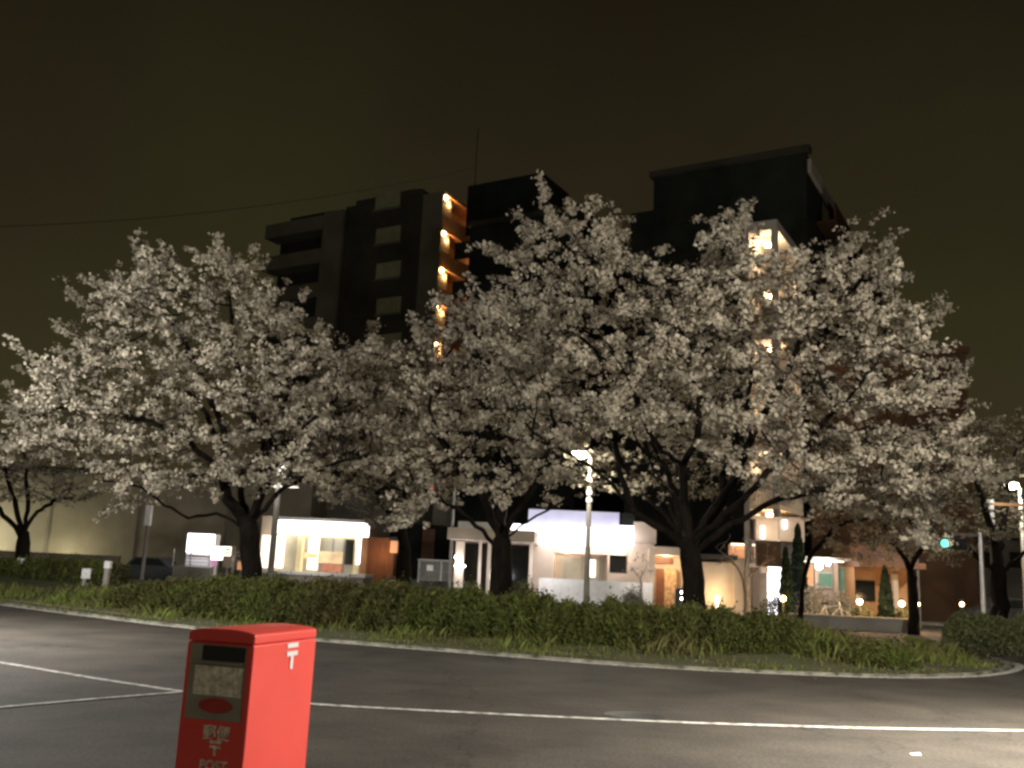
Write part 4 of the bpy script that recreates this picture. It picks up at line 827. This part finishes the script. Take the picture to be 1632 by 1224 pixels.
# ================================================================== STREET FURNITURE
def street_lamp(label, px, ybase, D, head, r=0.09, em=900, col=(1, 0.92, 0.78), bands=(), dirx=None, mat_='concrete_pole', headr=0.2):
    b = at(px, ybase, D); hd = at(head[0], head[1], D); root = thing('street_lamp', (b[0], b[1], 0), label, 'street lamp', 'street lamps')
    top = (b[0], b[1], hd[2]-0.1); mb = MB(); mb.tube((b[0], b[1], 0), top, r, r*0.6, 12); mb.build('pole', mat_, root)
    if abs(hd[0]-b[0]) > 0.1:
        mb = MB(); mb.tube(top, (hd[0], b[1], hd[2]+0.12), r*0.45, r*0.35, 8); mb.build('arm', mat_, root)
    mb = MB(); mb.tube((hd[0], b[1], hd[2]+0.05), (hd[0], b[1], hd[2]+0.16), headr*1.1, headr*0.5, 14); mb.build('shade', 'steel', root)
    mb = MB(); mb.ball((hd[0], b[1], hd[2]-0.02), headr, 0.6); mb.build('globe', 'lamp_white', root)
    if em: point((hd[0], b[1]-0.9, hd[2]-0.35), em, col, 0.2, parent=root)
    for y in bands:
        c = at(px, y, D); mb = MB(); rr = r*(1-0.4*c[2]/hd[2])+0.02; mb.tube((b[0], b[1], c[2]-0.06), (b[0], b[1], c[2]+0.06), rr+.01, rr+.01, 12); mb.build('band', 'white_paint', root)
    return root
street_lamp('street lamp with bright globe and pale pole rising behind the middle of the hedge', 936, 900, 33, (924, 723), 0.11, 900, bands=(765, 785, 797), headr=0.27)
street_lamp('street lamp shining brightly at the right edge of the photo', 1632, 900, 38, (1612, 773), 0.1, 1400, headr=0.26)
street_lamp('small distant street lamp glimmering through the right side of the tallest crown', 1462, 900, 44, (1455, 731), 0.08, 120, headr=0.14)
# lamps that light the road, standing just outside the frame; the third is added fill
def road_lamp(label, x, y, z, en, col, dx, beam=6000, cone=115):
    root = thing('street_lamp', (x, y, 0), label, 'street lamp', 'street lamps')
    mb = MB(); mb.tube((x, y, 0), (x, y, z), 0.1, 0.06, 12); mb.build('pole', 'concrete_pole', root); mb = MB(); mb.tube((x, y, z), (x+dx, y, z+0.2), 0.05, 0.04, 8); mb.build('arm', 'concrete_pole', root)
    mb = MB(); mb.ball((x+dx, y, z+0.1), 0.22, 0.5); mb.build('globe', 'lamp_white', root); point((x+dx, y, z-0.15), en, col, 0.25, parent=root); spot((x+dx, y, z-0.15), beam, col, cone, root)
road_lamp('street lamp on the near pavement to the right of the red post box', 8.7, 8.4, 5.2, 6800, (1.0, 0.94, 0.85), -0.9, 7500, 120)
road_lamp('street lamp beside the road at the far left, beyond the island edge', -13.8, 16.0, 5.6, 5600, (0.97, 0.95, 0.92), 1.0, 4800, 125)
road_lamp('street lamp on the near pavement behind and to the left of the photographer', -7, -9, 6.0, 600, (1.0, 0.9, 0.72), 0.8, 0.01, 100)  # unseen fill, added to lift the front of the post box
# square pole with box, left
def pole(label, px, ybase, D, ytop, r, name='utility_pole', cat='pole', m='concrete_pole'):
    b = at(px, ybase, D); t = at(px, ytop, D); root = thing(name, (b[0], b[1], 0), label, cat); mb = MB(); mb.tube((b[0], b[1], 0), (b[0], b[1], t[2]), r, r*0.8, 12); mb.build('post', m, root); return root, b, t
root, b, t = pole('leaning grey pole with a pale box near its top left of the lit sign', 232, 870, 45, 800, 0.09)
mb = MB(); z0 = at(238, 838, 45)[2]; z1 = at(240, 806, 45)[2]; mb.box(b[0]-.13, b[0]+.13, b[1]-.2, b[1]+.05, z0, z1); mb.build('equipment_box', 'white_paint', root)
root, b, t = pole('tall pale utility pole with crossarms beside the left cherry trunk', 437, 850, 42, 730, 0.15)
for y in (768, 775):
    z = at(437, y, 42)[2]; mb = MB(); mb.box(b[0]-1.3, b[0]+0.9, b[1]-.08, b[1]+.02, z-0.04, z+0.04); mb.build('crossarm', 'white_paint', root)
mb = MB()
for q in (-1.2, -.7, -.2, .5, .85): z = at(437, 768, 42)[2]; mb.tube((b[0]+q, b[1]-.03, z+.04), (b[0]+q, b[1]-.03, z+.2), .05, .03, 8)
mb.build('insulators', 'white_paint', root)
mb = MB(); c = at(437, 745, 42); mb.ball((b[0]-.1, b[1]-.3, c[2]), 0.1); mb.build('lamp', 'lamp_cool', root); point((b[0]-.1, b[1]-.9, c[2]), 260, (1, .97, .9), .1, parent=root)
mb = MB(); c = at(437, 752, 42); mb.tube((b[0]+.2, b[1]-.2, c[2]-.35), (b[0]+.2, b[1]-.2, c[2]+.35), 0.18, 0.18, 12); mb.build('transformer', 'steel', root)
# right pole whose reflections are put in as pale painted bands
root, b, t = pole('pole with shiny pale bands right of the green traffic light', 1582, 880, 34, 795, 0.1)
for y in (799, 809, 821, 832, 843, 852):
    z = at(1582, y, 34)[2]; mb = MB(); mb.tube((b[0], b[1], z-.08), (b[0], b[1], z+.08), .125, .125, 12); mb.build('band', 'lamp_cool' if False else 'white_paint', root)
mb = MB(); z = at(1600, 806, 34)[2]; mb.box(b[0], b[0]+1.3, b[1]-.04, b[1]+.04, z, z+.1); mb.build('arm', 'orange_wall', root); point((b[0]+.2, b[1]-1.2, t[2]), 60, (1, .95, .85), .1)
# traffic lights
def signal(label, px, py, D, m, s=0.15, side=1):
    K_ = s/0.16
    c = at(px, py, D); root = thing('traffic_light', (c[0]+side*1.2, c[1]+.2, 0), label, 'traffic light', 'traffic lights'); mb = MB()
    mb.box(c[0]-.22*K_, c[0]+.95*K_, c[1], c[1]+.2, c[2]-.22*K_, c[2]+.22*K_); mb.build('housing', 'dark_metal', root, bevel=0.05)
    mb = MB(); mb.tube((c[0], c[1]+.02, c[2]), (c[0], c[1]-.06, c[2]), s, s*0.9, 14); mb.build('lens', m, root)
    mb = MB()
    for k in (1, 2): mb.tube((c[0]+.37*K_*k, c[1]+.02, c[2]), (c[0]+.37*K_*k, c[1]-.04, c[2]), s, s*0.9, 14)
    mb.build('unlit_lenses', 'black', root)
    mb = MB(); mb.tube((c[0]+side*1.2, c[1]+.2, 0), (c[0]+side*1.2, c[1]+.2, c[2]+.4), .08, .06, 10); mb.tube((c[0]+side*1.2, c[1]+.2, c[2]+.3), (c[0]+.3, c[1]+.1, c[2]+.3), .04, .04, 8); mb.build('post', 'steel', root)
signal('green traffic light glowing between the right hand trees', 1506, 866, 29, 'lamp_green', 0.12)
signal('faint red signal lamp seen through the middle cherry crown', 687, 777, 48, 'lamp_red', 0.13)
# illuminated sign, barrier, boards at left
V1 = Facade(318, 52, -3, 870); root = thing('vending_machine', V1.base(318), 'dazzling white vending machine front left of the big left trunk', 'vending machine')
mb = MB(); V1.box(mb, 297, 850, 342, 908, -0.7, 0, True); mb.build('cabinet', 'white_paint', root, bevel=0.03); mb = MB(); V1.box(mb, 298, 851, 341, 882, 0, 0.05); mb.build('display', 'glow_violet', root)
mb = MB(); V1.box(mb, 300, 884, 340, 888, 0, 0.04); mb.build('button_row', 'slot_grey', root)
point(V1.hit(318, 868, 0.8), 70, (.95, .9, 1), .3)
N1 = Facade(306, 49, -3, 890); root = thing('railing', N1.base(306), 'slatted metal railing on a low plinth in front of the vending machine', 'railing')
mb = MB(); N1.box(mb, 275, 903, 337, 914, -.2, .1, True); mb.build('plinth', 'concrete', root)
mb = MB(); N1.box(mb, 275, 874.5, 276.5, 903, -.03, .03); N1.box(mb, 333, 876, 334.5, 903, -.03, .03); N1.box(mb, 303, 876, 304.2, 903, -.03, .03); mb.build('posts', 'steel', root)
mb = MB()
for y in (875, 880, 885, 890, 895, 900.5): N1.box(mb, 276, y, 334, y+1.2, -.01, .02)
mb.build('slats', 'steel', root)
root = thing('railing', N1.base(382), 'short railing panel half hidden by the left cherry trunk', 'railing'); mb = MB()
for y in (880, 886, 892, 898): N1.box(mb, 370, y, 392, y+1, -.01, .02)
N1.box(mb, 390, 879, 391.5, 910, -.03, .03, True); N1.box(mb, 370, 879, 371.5, 910, -.03, .03, True); mb.build('rails', 'steel', root)
for lab, x0, y0, x1, y1, m, off in (('bright white notice board right of the vending machine', 337, 871, 355, 892, 'sign_white', .5), ('board with red marks beside the white notice board', 356, 871, 368, 886, 'sign_warm', .4), ('pink placard under the white notice board', 336, 893, 343, 902, 'pink_sign', .7), ('tall slim cream board next to the left cherry trunk', 370, 870, 375, 888, 'cream_wall', .6), ('beige box shaped board on the ground by the cherry trunk', 355, 888, 369, 905, 'cream_wall', .9), ('orange board leaning near the left cherry trunk', 378, 895, 389, 908, 'orange_panel', .7)):
    root = thing('notice_board', N1.base((x0+x1)/2, off), lab, 'board', 'boards beside the vending machine'); mb = MB(); N1.box(mb, x0, y0, x1, y1, off, off+.05); bd = mb.build('panel', m, root)
    if 'red marks' in lab:
        mb = MB(); N1.box(mb, 359, 874, 366, 877, off+.05, off+.06); N1.box(mb, 359, 879, 366, 881.5, off+.05, off+.06); mb.build('marks', 'road_red', bd)
    mb = MB(); xm = (x0+x1)/2; N1.box(mb, xm-.8, y1, xm+.8, 910, off, off+.04, True); mb.build('stand', 'steel', root)
# marker posts in left hedge
for lab, px, py, h_, D, w_ in (('white marker post at the far left end of the dark hedge', 35, 889, 12, 35, .11), ('largest white marker post, standing in front of the dark hedge', 141, 906, 16, 31.5, .15), ('white marker post at the right end of the dark hedge', 173, 894, 12, 30.6, .1)):
    c = at(px, py, D); root = thing('marker_post', (c[0], c[1], 0), lab, 'post', 'white marker posts')
    mb = MB(); mb.box(c[0]-w_, c[0]+w_, c[1]-w_, c[1]+w_, c[2]-h_/F*D, c[2]); mb.build('cap', 'white_paint', root, bevel=.03); mb = MB(); mb.box(c[0]-w_*.7, c[0]+w_*.7, c[1]-w_*.7, c[1]+w_*.7, 0, c[2]-h_/F*D); mb.build('post', 'concrete', root)
# dark parked things behind left pole
def car(label, px, D, m, head=1, L=4.2, z0=0.0, group='parked cars', lights=False):
    b = at(px, 930, D); x0 = b[0]-L/2; y0 = b[1]; root = thing('car', (b[0], b[1], 0), label, 'car', group); prof = [(0, .35), (0, .8), (.25, .95), (.9, 1.02), (1.35, 1.45), (2.7, 1.48), (3.3, 1.0), (4.05, .88), (4.2, .7), (4.2, .35)]
    mb = MB(); n = len(prof); prof = [(p[0] if head > 0 else L-p[0], p[1]) for p in prof]
    vs_ = [(x0+p[0], y0, z0+p[1]) for p in prof]+[(x0+p[0], y0+1.7, z0+p[1]) for p in prof]
    mb.add(vs_, [tuple(range(n)), tuple(reversed(range(n, 2*n)))]+[(i, n+i, n+(i+1) % n, (i+1) % n) for i in range(n)]); mb.build('body', m, root, bevel=.05)
    mb = MB(); xs_ = [1.1, 1.45, 2.65, 3.1] if head > 0 else [L-3.1, L-2.65, L-1.45, L-1.1]
    mb.add([(x0+xs_[0], y0-.01, z0+1.03), (x0+xs_[3], y0-.01, z0+1.03), (x0+xs_[2], y0-.01, z0+1.38), (x0+xs_[1], y0-.01, z0+1.38)], [(0, 1, 2, 3)]); mb.build('side_window', 'glass_dark', root)
    for q in (.85, 3.35):
        mb = MB(); mb.tube((x0+q, y0-.03, z0+.33), (x0+q, y0+.2, z0+.33), .33, .33, 18); wh = mb.build('wheel', 'tyre', root); mb = MB(); mb.tube((x0+q, y0-.05, z0+.33), (x0+q, y0-.03, z0+.33), .2, .2, 12); mb.build('rim', 'steel', wh)
    return root
car('dark car parked by the pole at left before the grey building', 232, 52, 'car_paint', 1)
car('dark car at the right edge beyond the clipped hedge', 1625, 43, 'car_paint', -1)
car('dark van-like car parked in the carport behind the middle trunk', 700+5, 50, 'car_paint', 1)
# small person-sized dark post with two lights by the trunk
c = at(1083, 945, 30); root = thing('signal_post', (c[0], c[1], 0), 'small black box post with two white lights left of the thickest trunk', 'post')
mb = MB(); a_ = at(1083, 938, 30)[2]; mb.box(c[0]-.13, c[0]+.13, c[1]-.1, c[1]+.1, 0, a_); mb.build('housing', 'black', root, bevel=.03)
for y in (944, 954): q = at(1086, y, 30); mb = MB(); mb.ball((q[0], c[1]-.11, q[2]), .045); mb.build('lamp', 'lamp_cool', root)
# bicycles beside the alley
def bicycle(label, px, D, m='white_paint'):
    b = at(px, 915, D); root = thing('bicycle', (b[0], b[1], 0), label, 'bicycle', 'parked bicycles')
    for q in (-.52, .52):
        mb = MB(); n = 22
        for i in range(n):
            t0 = 2*math.pi*i/n; t1 = 2*math.pi*(i+1)/n; mb.tube((b[0]+q+.33*math.cos(t0), b[1], .34+.33*math.sin(t0)), (b[0]+q+.33*math.cos(t1), b[1], .34+.33*math.sin(t1)), .018, .018, 5)
        for i in range(8): t0 = math.pi*i/4; mb.tube((b[0]+q, b[1], .34), (b[0]+q+.32*math.cos(t0), b[1], .34+.32*math.sin(t0)), .004, .004, 4)
        mb.build('wheel', 'steel', root)
    pt = lambda x, z: (b[0]+x, b[1], z); mb = MB()
    for p, q in ((pt(-.52, .34), pt(-.18, .85)), (pt(-.1, .32), pt(-.2, .9)), (pt(-.1, .32), pt(.38, .8)), (pt(-.18, .8), pt(.36, .88)), (pt(-.52, .34), pt(-.1, .32)), (pt(.52, .34), pt(.36, 1.02))): mb.tube(p, q, .018, .018, 6)
    mb.build('frame', m, root); mb = MB(); mb.box(b[0]-.32, b[0]-.06, b[1]-.07, b[1]+.07, .9, .95); mb.build('saddle', 'black', root); mb = MB(); mb.tube((b[0]+.34, b[1]-.27, 1.04), (b[0]+.34, b[1]+.27, 1.04), .014, .014, 6); mb.build('handlebar', 'steel', root)
bicycle('pale bicycle parked at the foot of the orange lit alley fence', 618, 50)
bicycle('bicycle standing under the lit shopfront window among pale bushes', 1322, 38.8)
# manhole and scrap on the road
c = ground(1010, 1141); root = thing('manhole_cover', (c[0], c[1], 0), 'round dark manhole cover in the road beside the centre line', 'manhole cover')
mb = MB(); mb.tube((c[0], c[1], 0.002), (c[0], c[1], 0.006), 0.36, 0.36, 28); mb.build('frame', 'dark_metal', root); mb = MB(); mb.tube((c[0], c[1], 0.006), (c[0], c[1], 0.010), 0.32, 0.32, 28); mb.build('lid', 'dark_metal', root)
c = ground(1459, 1203); mb = MB(); mb.add([(c[0]-.05, c[1]-.02, .004), (c[0]+.05, c[1]-.03, .012), (c[0]+.055, c[1]+.03, .018), (c[0]-.045, c[1]+.035, .006), (c[0]-.05, c[1]-.02, .0), (c[0]+.05, c[1]-.03, .0), (c[0]+.055, c[1]+.03, .0), (c[0]-.045, c[1]+.035, .0)], [(0, 1, 2, 3), (4, 5, 1, 0), (5, 6, 2, 1), (6, 7, 3, 2), (7, 4, 0, 3)])
tag(mb.build('paper_scrap', 'sign_white' if False else 'white_paint'), 'small white scrap lying on the asphalt in the lower right', 'scrap')
# overhead cables
def cable(label, p0, p1, sag, r=0.02):
    p0 = np.array(p0); p1 = np.array(p1); mb = MB(); n = 24; pr = p0
    for i in range(1, n+1):
        t = i/n; q = p0+(p1-p0)*t; q[2] -= sag*4*t*(1-t); mb.tube(pr, q, r, r, 5); pr = q
    tag(mb.build('cable', 'dark_metal'), label, 'cable', 'overhead cables')
cable('overhead cable running right from the right cherry past the green light', at(1290, 831, 40), at(1700, 800, 36), .3)
cable('faint overhead cable passing in front of the left tower roof', at(-100, 362, 45), at(760, 268, 45), .8)

# ================================================================== POST BOX
corner = at(407, 1009, 4.35); th = math.radians(16)
# local axes: u = along front (towards the left), v = along depth (away)
U = np.array([-math.cos(th), math.sin(th), 0]); Vv = np.array([math.sin(th), math.cos(th), 0])
ztop = float(corner[2]); Wd = 0.340; Dp = 0.60; C0 = np.array([corner[0], corner[1], 0.0])
ctr = C0+U*Wd/2+Vv*Dp/2
root = thing('post_box', (ctr[0], ctr[1], 0), 'bright red post box on a pedestal in the foreground at lower left', 'post box')
def pb(a0, a1, b0, b1, z0, z1, mb=None):
    mb = mb or MB(); P = lambda a, b, z: tuple((C0+U*a+Vv*b)[:2])+(z,)
    # a runs to the left, so keep winding outward by swapping
    return mb.hexa([P(a1, b0, z0), P(a0, b0, z0), P(a0, b1, z0), P(a1, b1, z0), P(a1, b0, z1), P(a0, b0, z1), P(a0, b1, z1), P(a1, b1, z1)])
lidz = ztop-0.052
pb(0, Wd, 0, Dp, 0.42, lidz-0.002).build('body', 'red_paint', root, bevel=0.008)
# lid: shallow domed prism
mb = MB(); prof = []; nP = 12
for i in range(nP+1):
    t = i/nP; a = Wd*t; s = 2*t-1; z = ztop-0.008+0.016*(1-abs(s)**3)
    prof.append((a, z))
vsL = []; b0, b1 = 0.0, Dp
for b in (b0, b1):
    for a, z in prof: vsL.append(tuple((C0+U*a+Vv*b)[:2])+(z,))
    vsL.append(tuple((C0+U*prof[-1][0]+Vv*b)[:2])+(lidz,)); vsL.append(tuple((C0+U*prof[0][0]+Vv*b)[:2])+(lidz,))
n = nP+3; mb.add(vsL, [tuple(range(n)), tuple(reversed(range(n, 2*n)))]+[(i, n+i, n+(i+1) % n, (i+1) % n) for i in range(n)])
mb.build('lid', 'red_paint', root, bevel=0.009)
# front panel frame recess
pb(0.030, Wd-0.025, -0.006, 0.0, ztop-0.385, ztop-0.062).build('front_plate', 'slot_grey', root, bevel=0.004)
pb(0.035, Wd-0.035, -0.022, -0.006, ztop-0.145, ztop-0.135).build('slot_hood', 'slot_grey', root)
pb(0.035, Wd-0.09, -0.012, -0.006, ztop-0.130, ztop-0.066).build('slot', 'black', root)
pb(0.038, Wd-0.06, -0.010, -0.006, ztop-0.280, ztop-0.155).build('collection_notice', 'notice', root)
mb = MB(); a_ = Wd*0.47; 
ring = [(a_+0.085*math.cos(t)*(1.0), ztop-0.322+0.032*math.sin(t)) for t in [2*math.pi*i/24 for i in range(24)]]
vs_ = [tuple((C0+U*a+Vv*(-0.011))[:2])+(z,) for a, z in ring]+[tuple((C0+U*a+Vv*(-0.006))[:2])+(z,) for a, z in ring]
mb.add(vs_, [tuple(range(24)), tuple(reversed(range(24, 48)))]+[(i, (i+1) % 24, 24+(i+1) % 24, 24+i) for i in range(24)]); mb.build('red_label', 'road_red' if False else 'dull_red', root)
pb(0.02, Wd-0.02, -0.007, 0.0, ztop-0.058, ztop-0.054).build('trim', 'red_paint', root)
# post mark: two bars and a stem
def mark(side, ca, z, s, m, name='post_mark'):
    mb = MB()
    if side == 'front':
        pb(ca-.5*s, ca+.5*s, -0.004, 0, z+.34*s, z+.54*s, mb); pb(ca-.5*s, ca+.5*s, -0.004, 0, z-.02*s, z+.18*s, mb); pb(ca-.1*s, ca+.1*s, -0.004, 0, z-.56*s, z-.02*s, mb)
    else:
        pb(-.004, 0, ca-.5*s, ca+.5*s, z+.34*s, z+.54*s, mb); pb(-.004, 0, ca-.5*s, ca+.5*s, z-.02*s, z+.18*s, mb); pb(-.004, 0, ca-.12*s, ca+.12*s, z-.6*s, z-.02*s, mb)
    mb.build(name, m, root)
mark('side', 0.355, ztop-0.120, 0.105, 'white_paint')
mark('front', Wd*0.42, ztop-0.500, 0.056, 'notice')
def text(body, a, z, size, m, name):
    cu = bpy.data.curves.new(name, 'FONT'); cu.body = body; cu.size = size; cu.align_x = 'CENTER'; cu.extrude = 0.002; cu.offset = size*0.018
    o = bpy.data.objects.new(name, cu); COL.objects.link(o); bpy.context.view_layer.update()
    me = bpy.data.meshes.new_from_object(o.evaluated_get(bpy.context.evaluated_depsgraph_get())); bpy.data.objects.remove(o)
    p = C0+U*a+Vv*(-0.003); n_ = -Vv; R_ = Matrix(((-U[0], 0, n_[0], p[0]-ctr[0]), (-U[1], 0, n_[1], p[1]-ctr[1]), (0, 1, 0, z), (0, 0, 0, 1)))
    me.transform(R_); me.materials.clear(); me.materials.append(M[m]); o2 = bpy.data.objects.new(name, me); COL.objects.link(o2); o2.parent = root; return o2
text('郵便', Wd*0.42, ztop-0.462, 0.068, 'notice', 'lettering')
text('POST', Wd*0.42, ztop-0.592, 0.058, 'notice', 'lettering')
pb(0.10, Wd-0.10, 0.17, Dp-0.17, 0.03, 0.42).build('pedestal', 'slot_grey', root)
pb(0.03, Wd-0.03, 0.08, Dp-0.08, 0.0, 0.03).build('base_plate', 'slot_grey', root)
